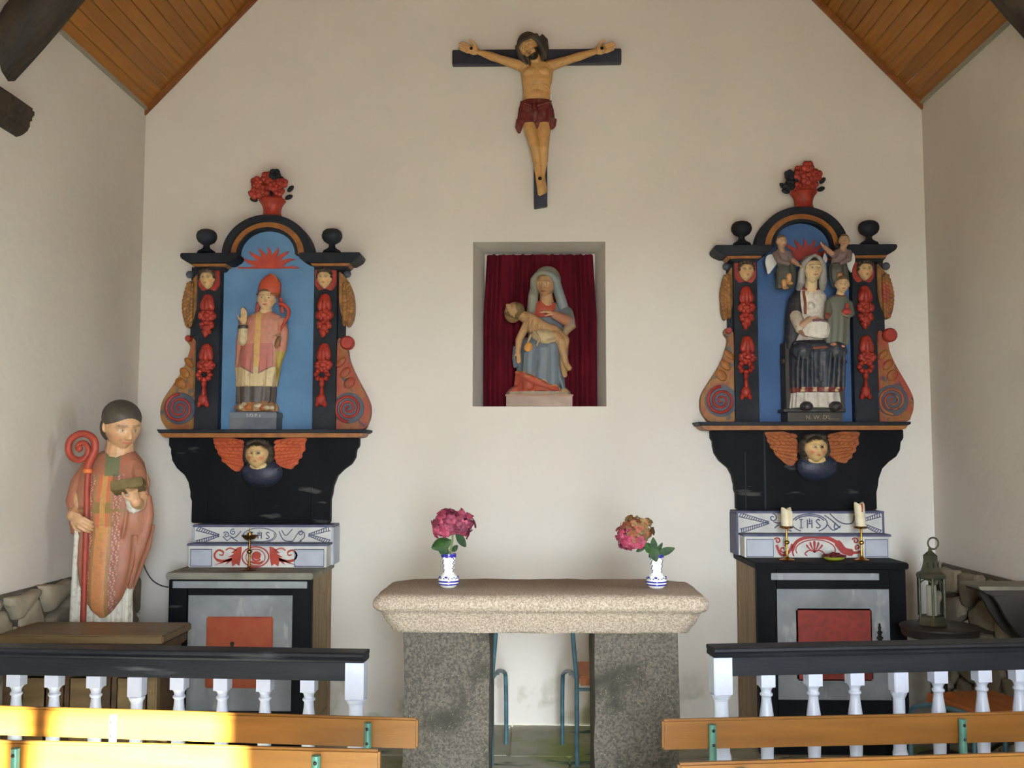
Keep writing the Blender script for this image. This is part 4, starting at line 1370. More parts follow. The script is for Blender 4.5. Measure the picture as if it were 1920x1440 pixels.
# ================================================================== crucifix
cross_m = mat('black_blue_cross', C(34, 36, 50), 0.5, C(52, 54, 66), 8.0, bump=0.1, stretch=(1, 1, 1))
FX = Fr(1005, 230, -0.055)
u = FX.u
cr = thing('crucifix', 'painted wooden crucifix hanging high above the niche', 'crucifix', (FX.O.x, -0.05, FX(0, 392).z))
obj('cross_bar', fprism(FX, [(847, 88), (1166, 88), (1166, 115), (847, 116)], 0.0, -0.05), cross_m, cr, bevel=0.004)
obj('cross_post', fprism(FX, [(999, 78), (1026, 78), (1026, 388), (1001, 392)], -0.002, -0.052), cross_m, cr, bevel=0.004)
fl_ = C(192, 146, 88, 1.0)
fl_hi = C(204, 158, 102, 1.0)
s = Sculpt()
q = lambda x, y, d=0: FX(x, y, d)
M = s.head(50 * u, q(993, 97, 30), yaw=-0.35, pitch=0.35, roll=-0.42, skin=(192, 146, 88), hair=(30, 26, 24), lips=(120, 50, 40), blush=0.1, beard=(32, 26, 24))
s.add(capsule(q(1003, 112, 18), q(1008, 130, 12), 11 * u, 12 * u), fl_)
# torso
rings = []
for y, cx, rx, ry in ((119, 1008, 14, 9), (123, 1008, 24, 12), (130, 1008, 29, 14), (142, 1007, 29.5, 16), (156, 1007, 28, 17), (166, 1006, 26, 15), (178, 1006, 24.5, 13), (190, 1006, 25, 13), (205, 1006, 29, 14), (225, 1006, 30, 14), (240, 1005, 26, 12)):
    rings.append(fold_ring(FX, cx, y, rx, ry, d=13, n=36, square=2.4))
s.add(loft(rings), fl_)
for sx in (-1, 1):
    s.add(ellip(q(1007 + sx * 12, 141, 24), (13 * u, 7 * u, 9 * u), Euler((0, sx * .25, 0)), (16, 10)), fl_)
for k in range(4):
    for sx in (-1, 1):
        s.add(tube([q(1007 + sx * 5, 152 + 5.5 * k, 28 - k), q(1007 + sx * 17, 155 + 6.5 * k, 26 - k), q(1007 + sx * 25, 162 + 6 * k, 18 - k)], 1.9 * u, 6), fl_)
s.add(ellip(q(1006, 182, 21), (15 * u, 7 * u, 12 * u), None, (16, 10)), fl_)
# arms drawn up along the bar
for sh, el, wr, sx in ((q(984, 128, 13), q(936, 113, 16), q(898, 98, 12), -1), (q(1031, 126, 13), q(1072, 114, 16), q(1116, 99, 12), 1)):
    s.add(ellip(sh, (12 * u, 10 * u, 11 * u)), fl_)
    s.add(capsule(sh, el, 10.5 * u, 7.6 * u), fl_)
    s.add(capsule(el, el.lerp(wr, .35), 7.6 * u, 8.0 * u), fl_)
    s.add(capsule(el.lerp(wr, .35), wr, 8.0 * u, 5.2 * u), fl_)
    tip = q(866, 86, 8) if sx < 0 else q(1150, 88, 8)
    for pr in hand(wr, tip - wr, (0, -1, 0), 41 * u, 0.16, -sx, 0.11):
        s.add(pr, fl_hi)
# legs crossed to one nail
for hp, kn, cf, an, toe, d in ((q(992, 232, 13), q(1003, 285, 24), q(1007, 305, 16), q(1010, 338, 16), q(1017, 376, 20), 1), (q(1020, 232, 13), q(1019, 285, 22), q(1018, 305, 14), q(1015, 336, 10), q(1019, 372, 12), 0)):
    s.add(capsule(hp, kn, 14 * u, 9.6 * u), fl_)
    s.add(ellip(kn, (9.6 * u, 9.5 * u, 10 * u)), fl_)
    s.add(capsule(kn, cf, 9.2 * u, 9.4 * u), fl_)
    s.add(capsule(cf, an, 9.4 * u, 6.0 * u), fl_)
    s.add(capsule(an, an.lerp(toe, .6), 6.4 * u, 7.4 * u), fl_)
    for k in range(5):
        b = an.lerp(toe, .6) + Vector(((k - 2) * 2.7 * u, 0, 0))
        s.add(capsule(b, b + Vector((0.4 * u, -1 * u, -(13 - abs(k - 1) * 1.5) * u)), 2.2 * u, 1.7 * u, 8), fl_)
corpus = s.build('body', poly_m, cr, voxel=0.0032)
# beard, hair with a lock over the chest, loincloth, nails
g = G()
c0 = q(993, 97, 30)
w = lambda x, y, z: c0 + M @ (Vector((x, y, z)) * 50 * u)
g.add(ellip(w(0, .10, .16), (21 * u, 21 * u, 21 * u), None, (20, 14)))
for sx in (-1, 1):
    g.add(tube([w(sx * .30, -.14, .26), w(sx * .40, .0, .05), w(sx * .42, .02, -.2), w(sx * .40, -.02, -.5), w(sx * .36, -.1, -.72)], [6 * u, 8.5 * u, 8 * u, 5.5 * u, 2 * u], 10))
g.add(tube([q(1012, 76, 26), q(1019, 82, 22), q(1021, 100, 20), q(1016, 118, 16)], [8 * u, 9 * u, 9 * u, 5 * u], 10))
g.add(tube([q(984, 104, 34), q(988, 116, 31), q(993, 128, 31), q(994, 133, 30)], [4 * u, 4 * u, 3 * u, 1 * u], 8))
g.add(tube([w(x, y, z) for x, y, z in [(0.44 * math.cos(a), 0.06 + 0.42 * math.sin(a), .24) for a in (k * 2 * math.pi / 18 for k in range(19))]], 3.0 * u, 8))
obj('hair', g, hair_m, cr, angle=60)
s = Sculpt()
dr = C(108, 32, 33, .85)
rings = []
for y, cx, rx, ry, am in ((193, 1006, 26, 15, .0), (198, 1005, 29, 17, .03), (210, 1005, 32, 18, .05), (222, 1005, 33, 19, .06), (231, 1005, 33.5, 18, .07)):
    rings.append(fold_ring(FX, cx, y, rx, ry, d=13, folds=9, amp=am, n=80, phase=1.0, square=2.3))
s.add(loft(rings), dr)
for cx, x0 in ((990, -1), (1021, 1)):
    s.add(loft([fold_ring(FX, cx, y, rx, 15, d=15, folds=7, amp=.05, n=48) for y, rx in ((218, 18), (230, 17), (238, 15.5))]), dr)
for pts in ([(976, 232), (973, 246), (974, 257)], [(1036, 230), (1035, 243), (1033, 249)], [(1004, 222), (1006, 240), (1005, 251)]):
    s.add(tube([q(x, y, 20) for x, y in pts], [8 * u, 7 * u, 2.5 * u], 10), dr)
for k in range(5):
    s.add(tube([q(976 + 3 * k, 200 + 5 * k, 28), q(1003, 210 + 7 * k, 34), q(1034 - 3 * k, 199 + 5 * k, 28)], 2.0 * u, 8), dr)
s.add(tube([q(1001, 206, 34), q(1004, 222, 35), q(1003, 240, 31)], [4 * u, 6 * u, 3 * u], 8), dr)
s.build('loincloth', poly_m, cr, voxel=0.0035)
nl = [(q(884, 93, 18), 3), (q(1128, 95, 18), 3), (q(1012, 343, 23), 3.6)]
for c, r in nl:
    obj('nail', ellip(c, (r * u, 3 * u, r * u), None, (12, 8)), iron, cr)

# ================================================================== niche: curtain, plinth, group of the Sorrowing Mother
velvet = mat('crimson_velvet', C(98, 14, 30, .9), 0.85, C(74, 10, 24, .9), 9.0, spec=0.15, bump=0.1, stretch=(4, 4, .5))
YCU = ND - 0.075
l_, r_ = P(907, 480, YCU), P(1118, 480, YCU)
zt, zb = P(1000, 479, YCU).z, nz0 + 0.002
n = 150
rings = []
for k in range(13):
    t = k / 12
    z = zt + (zb - zt) * t
    sp_ = 0.94 + 0.06 * min(1, t * 2.5)
    xm = (l_.x + r_.x) / 2
    hw = (r_.x - l_.x) / 2 * sp_
    fr_, bk_ = [], []
    for i in range(n + 1):
        a = i / n
        x = xm + hw * (2 * a - 1)
        y = YCU + 0.012 * math.sin(a * 2 * math.pi * 11 + 0.8 * math.sin(a * 9)) * (0.6 + 0.4 * math.sin(a * 23 + t)) + 0.004 * math.sin(a * 71)
        zz = z + (0.006 * abs(math.sin(a * 2 * math.pi * 11)) if k == 0 else 0)
        fr_.append((x, y - 0.004, zz)); bk_.append((x, y + 0.004, zz))
    rings.append(fr_ + bk_[::-1])
tag(obj('curtain', loft(rings), velvet, angle=80), 'crimson velvet curtain gathered in folds lining the niche', 'curtain')

YPI = 0.06
FP = Fr(1012, 740, YPI)
u = FP.u
pink_stone = mat('pinkish_stone', C(176, 152, 138), 0.8, C(150, 130, 118), 8.0, bump=0.2)
pz = nz0
p0, p1 = FP(948, 741), FP(1074, 741)
pl = thing('plinth', 'low pinkish stone plinth under the mourning group in the niche', 'plinth', (FP.O.x, YPI, pz))
hd = 0.085
obj('plinth_block', box(p0.x + .006, p1.x - .006, YPI - hd, YPI + hd, pz, p0.z - .010), pink_stone, pl, bevel=.003)
obj('plinth_slab', box(p0.x, p1.x, YPI - hd - .006, YPI + hd + .004, p0.z - .011, p0.z), mat('worn_tile_edge', C(150, 104, 84), .7, C(168, 130, 110), 10.), pl, bevel=.003)

pt = thing('pieta', 'weathered statue of a seated veiled mother holding her dead son, in the curtained niche', 'statue', (FP.O.x, YPI, p0.z))
q = lambda x, y, d=0: FP(x, y, d)
veil, grey_b, tan, redd, blu, ochre = C(120, 120, 106, 1.1), C(112, 112, 96, 1.2), C(158, 122, 82, 1.15), C(156, 66, 48, 1.1), C(92, 102, 110, 1.1), C(186, 126, 52, 1.15)
s = Sculpt()
s.add(loft([fold_ring(FP, 1010, y, rx, ry, n=64, folds=9, amp=.05, square=2.6) for y, rx, ry in ((741, 58, 25), (735, 57, 25), (729, 52, 24), (724, 46, 20))]), C(136, 122, 98, 1.1))
M = s.head(52 * u, q(1024, 533, 16), yaw=-0.3, pitch=0.22, roll=0.06, skin=(168, 128, 88), hair=(110, 92, 66), lips=(140, 70, 56), eye=(70, 52, 40), blush=.1, ears=False)
s.add(capsule(q(1024, 550, 12), q(1026, 572, 8), 12 * u, 14 * u), tan)
s.add(loft([fold_ring(FP, cx, y, rx, ry, n=48, d=2) for y, cx, rx, ry in ((566, 1027, 16, 11), (572, 1028, 28, 14), (582, 1029, 36, 17), (600, 1030, 38, 20), (630, 1028, 38, 24), (650, 1026, 40, 28), (668, 1024, 42, 28))]), blu)
s.add(loft([fold_ring(FP, 1023, y, rx, ry, n=32, d=9) for y, rx, ry in ((562, 9, 8), (569, 20, 11), (580, 23, 14), (596, 22, 15))]), redd)
# skirt over the knees, falling to the base
s.add(loft([fold_ring(FP, cx, y, rx, ry, n=90, d=dd, folds=8, amp=am, phase=.6) for y, cx, rx, ry, dd, am in ((634, 1018, 36, 28, 6, 0), (642, 1017, 42, 34, 8, .02), (656, 1017, 42, 36, 10, .05), (680, 1016, 40, 34, 8, .08), (704, 1013, 42, 32, 6, .09), (724, 1012, 44, 30, 3, .09), (734, 1012, 46, 28, 0, .08))]), blu)
for sx in (-1, 1):
    s.add(ellip(q(1016 + sx * 20, 648, 28), (18 * u, 18 * u, 14 * u)), blu)
    s.add(capsule(q(1016 + sx * 20, 652, 34), q(1014 + sx * 22, 722, 22), 15 * u, 13 * u), blu)
for pts in ([(1000, 660), (1012, 684), (1034, 700)], [(1000, 690), (1016, 712), (1042, 716)], [(1038, 650), (1032, 680), (1020, 706)], [(985, 665), (984, 700), (992, 726)], [(1046, 690), (1050, 712), (1056, 730)]):
    s.add(tube([q(x, y, 44 - .25 * (y - 650)) for x, y in pts], [3 * u, 4 * u, 3 * u], 8), blu)
s.add(tube([q(968, 690, 14), q(966, 672, 10), q(968, 650, 6)], [5 * u, 6 * u, 6 * u], 10), blu)
def hem(co, nrm, c):
    x, y = FP.inv(co)
    e = 694 + (x - 966) * .42 + 3 * math.sin(x * .3)
    if y < 735 and y > e and co.y < YPI - .01:
        return C(176, 124, 62) if y < e + 2.5 else redd
    return c
s.add(tube([q(x, y, d) for x, y, d in ((968, 700, 22), (985, 708, 36), (1006, 718, 40), (1028, 727, 36), (1044, 732, 28))], [4 * u, 6 * u, 7 * u, 5 * u, 3 * u], 10), redd)
s.build('mother_figure', poly_m, pt, voxel=.0032, paint=hem)
# veil
s = Sculpt()
h0 = q(1024, 533, 16)
wv = lambda x, y, z: h0 + M @ (Vector((x, y, z)) * 52 * u)
s.add(ellip(wv(0, .17, .12), (26 * u, 22 * u, 27 * u), None, (28, 20)), veil)
for sx in (-1, 1):
    s.add(tube([wv(sx * .22, -.26, .40), wv(sx * .40, -.10, .16), wv(sx * .43, .02, -.15), q(1025 + sx * 25, 556, 12), q(1028 + sx * 30, 580, 10), q(1029 + sx * 38, 604, 8)], [5 * u, 8 * u, 9 * u, 10 * u, 10 * u, 7 * u], 12), veil if sx < 0 else C(110, 118, 118, 1.2))
s.add(tube([wv(-.24, -.27, .36), wv(-.1, -.36, .42), wv(.1, -.36, .42), wv(.24, -.27, .36)], 4.5 * u, 10), veil)
s.add(tube([q(1000, 590, 14), q(992, 602, 10), q(984, 620, 8)], [9 * u, 10 * u, 8 * u], 10), C(140, 96, 84, 1.1))
s.build('veil', poly_m, pt, voxel=.0034)
# the dead son across her lap
s = Sculpt()
Mc = s.head(40 * u, q(965, 586, 26), yaw=-0.9, pitch=-0.7, roll=0.9, skin=(160, 124, 80), hair=(104, 82, 48), lips=(120, 70, 56), eye=(80, 60, 40), blush=0, beard=(92, 70, 42))
s.add(ellip(q(962, 590, 20), (16 * u, 14 * u, 17 * u)), C(124, 98, 56, 1.1))
s.add(tube([q(956, 582, 26), q(955, 596, 24), q(962, 606, 22)], [5 * u, 6 * u, 3 * u], 8), C(150, 116, 52, 1.1))
s.add(capsule(q(972, 590, 24), q(986, 598, 26), 9 * u, 11 * u), tan)
s.add(loft([[q(x + rx * .35 * math.sin(a), y + rx * math.cos(a), 30 + ry * math.sin(a)) for a in (2 * math.pi * i / 24 for i in range(24))] for x, y, rx, ry in ((982, 600, 8, 8), (988, 604, 17, 12), (1000, 612, 20, 14), (1014, 620, 19, 14), (1028, 626, 17, 13), (1040, 628, 16, 13), (1048, 630, 12, 10))]), tan)
for k in range(4):
    s.add(tube([q(992 + 8 * k, 600 + 4 * k, 42), q(990 + 8 * k, 612 + 4 * k, 45), q(986 + 8 * k, 624 + 3 * k, 41)], 2 * u, 6), tan)
s.add(capsule(q(988, 612, 32), q(974, 640, 34), 8.5 * u, 7 * u), tan)
s.add(capsule(q(974, 640, 34), q(972, 664, 36), 7 * u, 5 * u), tan)
for pr in hand(q(972, 662, 36), q(974, 690, 36) - q(972, 662, 36), (0, -1, 0), 24 * u, .2, 1, .1): s.add(pr, tan)
s.add(ellip(q(1022, 636, 40), (26 * u, 13 * u, 14 * u), Euler((0, .2, 0))), C(170, 150, 112, 1.1))
for hp, kn, an, ft in ((q(1044, 630, 32), q(1058, 642, 38), q(1054, 690, 30), q(1058, 706, 36)), (q(1040, 634, 38), q(1050, 644, 44), q(1060, 684, 36), q(1066, 694, 42))):
    s.add(capsule(hp, kn, 11 * u, 9 * u), tan)
    s.add(capsule(kn, an, 9 * u, 5.5 * u), tan)
    s.add(capsule(an, ft, 5.5 * u, 5 * u), tan)
for pts in ([(1000, 626), (1012, 640), (1006, 654)], [(1016, 628), (1026, 642), (1040, 640)], [(996, 632), (990, 648), (996, 650)]):
    s.add(tube([q(x, y, 50) for x, y in pts], 2.6 * u, 8), C(160, 136, 102))
s.build('son_figure', poly_m, pt, voxel=.003)
# her hand and sleeve laid on his chest
s = Sculpt()
s.add(capsule(q(1062, 588, 12), q(1066, 606, 28), 13 * u, 12 * u), C(100, 108, 108, 1.2))
s.add(capsule(q(1066, 606, 28), q(1040, 596, 44), 12 * u, 7.5 * u), C(156, 104, 76, 1.1))
s.add(tube([q(1068, 600, 26), q(1070, 614, 28), q(1062, 622, 30), q(1054, 640, 36)], [8 * u, 10 * u, 8 * u, 4 * u], 10), C(136, 112, 84, 1.1))
for pr in hand(q(1040, 595, 44), q(1010, 583, 44) - q(1040, 595, 44), (-.2, .4, -1), 30 * u, .25, 1, .1): s.add(pr, C(180, 142, 104, 1.1))
s.build('mother_arm', poly_m, pt, voxel=.003)
s = Sculpt()
s.add(ellip(q(991, 656, 52), (8 * u, 4 * u, 9 * u), Euler((0, .5, 0))), ochre)
s.add(tube([q(1056, 655, 34), q(1058, 690, 30), q(1060, 700, 28)], [6 * u, 7 * u, 4 * u], 10), C(150, 130, 62, 1.1))
s.build('gilt_drapery', poly_m, pt, voxel=.003)

# ================================================================== mitred bishop statuette in the azure retable
YS = -0.15
FB_ = Fr(487, 772, YS)
u = FB_.u
q = lambda x, y, d=0: FB_(x, y, d)
zsh = K1(-0.235)(500, 804).z
plm = mat('slate_plinth', C(78, 82, 90), .65, C(98, 100, 104), 10., bump=.1)
a, b = q(437, 773), q(523, 773)
bp = thing('plinth', 'slate grey box plinth with worn white lettering under the mitred bishop', 'plinth', (q(480, 0).x, YS, zsh))
obj('plinth_block', box(a.x, b.x, YS - .062, YS + .085, zsh + .001, a.z), plm, bp, bevel=.003)
obj('plinth_band', box(a.x - .003, b.x + .003, YS - .065, YS + .086, a.z - .035, a.z - .006), mat('grey_band', C(104, 106, 112), .6), bp, bevel=.002)
worn_white = mat('worn_white_lettering', C(206, 206, 202), .7, C(150, 150, 150), 80., .5, .1)
lettering('letters', 'S.O P. I', Vector((q(481, 0).x, YS - .0662, a.z - .030)), .027, worn_white, bp)
bs = thing('bishop_statuette', 'small polychrome bishop in red mitre raising his hand before the azure panel', 'statue', (q(482, 0).x, YS, a.z))
robe, cream, dark, pinkc, stripe_c = C(176, 122, 98, 1.1), C(186, 164, 124, 1.1), C(74, 66, 62, 1.1), C(166, 96, 84, 1.1), C(188, 150, 88, 1.1)
s = Sculpt()
s.add(loft([fold_ring(FB_, 482, y, rx, ry, n=64, folds=11, amp=.07) for y, rx, ry in ((772, 37, 22), (764, 38, 23), (757, 35, 21), (753, 30, 18))]), C(140, 100, 62, 1.1))
rn = random.Random(1)
for k in range(14):
    s.add(ellip(q(452 + 4.8 * k + rn.uniform(-2, 2), 763 + rn.uniform(-4, 3), 19 + rn.uniform(-3, 3)), (6 * u, 5 * u, 5 * u)), C(*rn.choice([(168, 96, 48), (150, 130, 100), (110, 76, 50), (176, 156, 124)])))
M = s.head(46 * u, q(498, 562, 8), yaw=.12, pitch=.05, roll=.04, skin=(206, 172, 130), hair=(96, 76, 56), blush=.15)
s.add(capsule(q(497, 578, 4), q(494, 598, 2), 11 * u, 14 * u), C(206, 172, 130))
s.add(loft([fold_ring(FB_, cx, y, rx, ry, n=72, folds=9, amp=am, phase=2) for y, cx, rx, ry, am in ((588, 494, 20, 11, 0), (604, 492, 31, 14, 0), (660, 486, 34, 17, 0), (716, 481, 34, 19, .0), (724, 481, 36, 20, .05), (740, 481, 36, 20, .07), (756, 480, 35, 20, .08))]), dark)
body = s.build('body', poly_m, bs, voxel=.0028)
def bishop_paint(co, nrm, c):
    x, y = FB_.inv(co)
    if nrm.y > .35: return C(110, 60, 52)
    if y > 700 + 6 * math.sin(x * .35) or (y > 678 and abs(x - 484) < 44 and y > 690 - .0 * x): base = cream
    else: base = robe
    if y < 690 and 486 - .02 * (y - 600) - 4.5 < x < 486 - .02 * (y - 600) + 6: return stripe_c
    if 646 < y < 704:
        for cx, sx in ((466, 1), (502, -1)):
            xx = (x - cx) * sx
            if abs(xx) < 13 - .0 * y and y < 696 + xx * .55: return pinkc if abs(xx) < 11.5 and y < 693 + xx * .55 else C(120, 84, 72)
    if x > 519 and y > 660: return C(160, 136, 60)
    if base is robe:
        k = .5 + .5 * math.sin(x * .55 + 1.3 * math.sin(y * .16)) * math.sin(y * .21 + x * .1)
        return tuple(p + (r - p) * k * .55 for p, r in zip(robe, pinkc))
    return base
s = Sculpt()
s.add(loft([fold_ring(FB_, cx, y, rx, ry, n=96, folds=8, amp=am, d=1, square=2.2) for y, cx, rx, ry, am in ((585, 495, 15, 12, 0), (592, 494, 30, 16, 0), (602, 492, 37, 19, .01), (625, 490, 39, 21, .02), (655, 487, 40, 22, .025), (690, 484, 40, 22, .03), (712, 482, 38, 22, .04), (726, 481, 37, 21, .05))]), robe)
# hanging sleeves, falls of the cope
s.add(tube([q(456, 600, 2), q(450, 640, 2), q(447, 690, 0), q(446, 718, -2)], [9 * u, 9 * u, 8 * u, 5 * u], 12), C(128, 64, 56))
s.add(tube([q(524, 600, 4), q(530, 625, 8), q(528, 655, 8), q(520, 690, 4)], [11 * u, 11 * u, 10 * u, 5 * u], 12), C(132, 92, 56))
for x in (468, 478, 494, 503):
    s.add(tube([q(x, 655, 20), q(x - 2, 690, 21), q(x - 3, 724, 20)], [1.5 * u, 2.6 * u, 2.2 * u], 8), robe)
s.build('cope', poly_m, bs, voxel=.003, paint=bishop_paint)
s = Sculpt()
s.add(capsule(q(458, 640, 14), q(460, 618, 22), 10.5 * u, 8.5 * u), C(186, 168, 132))
s.add(lathe([(9.2 * u, -3 * u), (9.6 * u, 0), (9.0 * u, 3 * u)], q(459, 616, 22), 18), C(52, 48, 56))
for pr in hand(q(460, 610, 23), (0.05, -.1, 1), (0, -1, 0), 30 * u, .12, -1, .1): s.add(pr, C(184, 152, 108))
s.build('raised_arm', poly_m, bs, voxel=.0028)
s = Sculpt()
mit = []
n = 40
for k, (y, rx, ry) in enumerate(((556, 19, 16), (550, 20.5, 17), (543, 21.5, 17), (534, 21, 14.5), (525, 17, 10.5), (518, 10.5, 6.5), (513, 3, 2.5))):
    mit.append([q(502 + .2 * (556 - y) * .3 + rx * math.cos(a), y, 4 - ry * math.sin(a)) for a in (2 * math.pi * i / n for i in range(n))])
s.add(loft(mit), C(172, 72, 48, 1.1))
s.add(tube([q(501 + 21.5 * math.cos(a), 552 - 2 * math.sin(a), 4 - 17.5 * math.sin(a)) for a in (2 * math.pi * i / 24 for i in range(25))], 2.2 * u, 8), C(150, 84, 50))
s.add(tube([q(521, 548, 6), q(522, 534, 8), q(514, 519, 8), q(505, 513, 6)], 1.7 * u, 8), C(184, 110, 66))
for sx in (482, 520):
    s.add(tube([q(sx, 556, -6), q(sx - 4 if sx < 500 else sx + 3, 572, -8), q(sx - 6 if sx < 500 else sx + 4, 586, -8)], [4.5 * u, 5 * u, 4 * u], 8, .5), C(150, 60, 50))
s.build('mitre', poly_m, bs, voxel=.0028)
g = G().add(tube([tuple(q(x, y, 16)) for x, y in curve([(527, 652), (528, 634), (530, 616), (537, 603), (542, 590), (540, 581), (533, 574), (523, 571)], 6)], [2.6 * u] * 20 + [3.4 * u] * 23, 10))
obj('crozier_hook', g, red_line, bs)
s = Sculpt()
for pr in hand(q(524, 642, 16), (.35, -.5, .8), (-.6, -.6, 0), 24 * u, .9, 1, .1): s.add(pr, C(150, 118, 84))
s.add(capsule(q(521, 650, 12), q(524, 641, 16), 7 * u, 6 * u), C(132, 92, 56))
s.build('crozier_hand', poly_m, bs, voxel=.0028)

# ================================================================== seated Virgin with the Child, two angels above her shoulders
YV = -0.165
FV = Fr(1525, 775, YV)
u = FV.u
q = lambda x, y, d=0: FV(x, y, d)
zs2 = K2(-0.235)(500, 804).z
throne_m = mat('dark_throne_wood', C(48, 42, 38), .6, C(66, 58, 50), 10., bump=.15)
a, b = q(1472, 774), q(1574, 774)
vp = thing('plinth', 'dark wooden plinth with faint pale inscription under the seated Virgin', 'plinth', (FV.O.x, YV, zs2))
obj('plinth_block', box(a.x, b.x, YV - .060, YV + .10, zs2 + .001, a.z), throne_m, vp, bevel=.002)
lettering('letters', "N. W. D'L......", Vector((q(1536, 0).x, YV - .0612, zs2 + .014)), .034, mat('faint_gold_lettering', C(140, 132, 100), .7), vp)
vs = thing('virgin_statue', 'polychrome statue of the seated veiled Virgin in black mantle with a white lap cloth', 'statue', (FV.O.x, YV, a.z))
navy, whitev, veilv, trim, skin_v = C(42, 48, 60), C(214, 204, 190), C(142, 136, 130, 1.1), C(132, 70, 48), (214, 186, 142)
s = Sculpt()
M = s.head(49 * u, q(1523, 506, 22), yaw=.10, pitch=0, roll=.02, skin=skin_v, hair=(44, 44, 40), lips=(170, 110, 90), blush=.05, ears=False)
s.add(capsule(q(1523, 525, 14), q(1522, 546, 8), 11 * u, 13 * u), C(*skin_v))
s.add(loft([fold_ring(FV, cx, y, rx, ry, n=48, d=4) for y, cx, rx, ry in ((538, 1522, 15, 10), (543, 1523, 24, 14), (552, 1525, 28, 18), (572, 1526, 29, 21), (596, 1526, 27, 20), (625, 1525, 32, 24), (645, 1524, 40, 32))]), whitev)
s.add(tube([q(1522 + 17 * math.cos(t), 540 - 2 * math.sin(t), 4 - 13 * math.sin(t)) for t in (2 * math.pi * i / 24 for i in range(25))], 3.2 * u, 8), C(128, 40, 44))
s.add(ellip(q(1519, 574, 20), (8 * u, 8 * u, 9 * u)), whitev)
# skirts: navy over the knees, white below, shoes
s.add(loft([fold_ring(FV, 1526, y, rx, ry, n=96, d=dd, folds=13, amp=am, square=2.6) for y, rx, ry, dd, am in ((640, 42, 32, 6, 0), (650, 46, 40, 12, .01), (664, 47, 42, 14, .02), (700, 46, 36, 14, .05), (730, 45, 34, 14, .06), (737, 44, 33, 14, .06))]), navy)
s.add(loft([fold_ring(FV, 1526, y, rx, ry, n=96, d=12, folds=17, amp=am, square=2.6) for y, rx, ry, am in ((728, 42, 30, .03), (750, 44, 31, .045), (766, 46, 32, .05))]), C(190, 182, 170))
for sx in (-1, 1):
    s.add(ellip(q(1535 + sx * 30 - 9, 662, 46), (21 * u, 20 * u, 18 * u)), navy)
    for k in (-12, -4, 4, 12):
        s.add(tube([q(1526 + sx * 29 + k, 658 + abs(k) * .5, 62), q(1526 + sx * 29 + k * 1.1, 695, 52), q(1526 + sx * 28 + k * 1.15, 732, 47)], [2.5 * u, 3.6 * u, 4 * u], 8), navy)
    s.add(ellip(q(1527 + sx * 27, 764, 46), (12 * u, 13 * u, 9 * u)), C(48, 40, 46))
for k in range(3):
    s.add(tube([q(1514, 662 + 22 * k, 50), q(1527, 684 + 20 * k, 45), q(1541, 662 + 22 * k, 50)], [1.5 * u, 4.2 * u, 1.5 * u], 8), C(44, 50, 62))
s.add(box(*(q(1465, 0).x, q(1581, 0).x), YV - .052, YV + .09, q(0, 773.5).z, q(0, 767).z), C(44, 40, 38))
def virgin_paint(co, nrm, c):
    x, y = FV.inv(co)
    if 729 < y < 737 and c[2] > c[0] and nrm.y < .5: return C(120, 48, 44) if int(x / 7) % 3 else C(190, 160, 120)
    return c
s.build('body', poly_m, vs, voxel=.003, paint=virgin_paint)
s = Sculpt()
h0 = q(1523, 506, 22)
wv = lambda x, y, z: h0 + M @ (Vector((x, y, z)) * 49 * u)
s.add(ellip(wv(0, .18, .12), (22 * u, 19 * u, 24 * u), None, (28, 18)), veilv)
for sx in (-1, 1):
    s.add(tube([wv(sx * .15, -.24, .47), wv(sx * .36, -.12, .24), wv(sx * .42, -.02, -.1), wv(sx * .42, .02, -.45), q(1523 + sx * 22, 540, 6)], [4 * u, 6 * u, 7 * u, 8 * u, 6 * u], 12), veilv)
s.add(tube([wv(-.2, -.22, .44), wv(0, -.27, .53), wv(.2, -.22, .44)], 3.4 * u, 8), veilv)
s.build('veil', poly_m, vs, voxel=.0032)
s = Sculpt()
blk = C(42, 42, 50)
s.add(tube([q(1507, 540, 2), q(1496, 560, 2), q(1492, 590, 6), q(1488, 625, 6), q(1483, 655, 8)], [9 * u, 14 * u, 16 * u, 14 * u, 9 * u], 14), blk)
s.add(tube([q(1540, 545, 0), q(1550, 570, 0), q(1554, 600, 0), q(1562, 640, 2)], [9 * u, 11 * u, 11 * u, 10 * u], 14), blk)
s.add(tube([q(1507, 544, 16), q(1508, 568, 24), q(1507, 590, 26)], 2.6 * u, 8), trim)
s.add(loft([fold_ring(FV, 1525, y, rx, 14, n=40, d=-6) for y, rx in ((545, 22), (580, 34), (640, 44), (700, 48))]), blk)
s.add(tube([q(1484, 645, 34), q(1500, 654, 52), q(1525, 652, 52), q(1545, 650, 44)], [5 * u, 6 * u, 5 * u, 4 * u], 10), navy)
s.add(tube([q(1484, 650, 38), q(1500, 659, 56), q(1525, 657, 57), q(1548, 654, 50)], 2 * u, 8), trim)
s.build('mantle', poly_m, vs, voxel=.0032)
s = Sculpt()
s.add(capsule(q(1492, 592, 14), q(1496, 618, 34), 12 * u, 11 * u), C(190, 176, 158))
s.add(capsule(q(1496, 618, 34), q(1508, 604, 48), 10 * u, 7 * u), C(176, 140, 112))
s.add(tube([q(1487, 596, 22), q(1489, 616, 36), q(1498, 630, 44), q(1506, 634, 44)], [3 * u, 4 * u, 4 * u, 2 * u], 8), C(150, 104, 76))
for pr in hand(q(1508, 604, 49), (.9, -.2, .25), (0, -.5, -1), 25 * u, .35, 1, .1): s.add(pr, C(190, 152, 122))
s.build('resting_arm', poly_m, vs, voxel=.0028)
s = Sculpt()
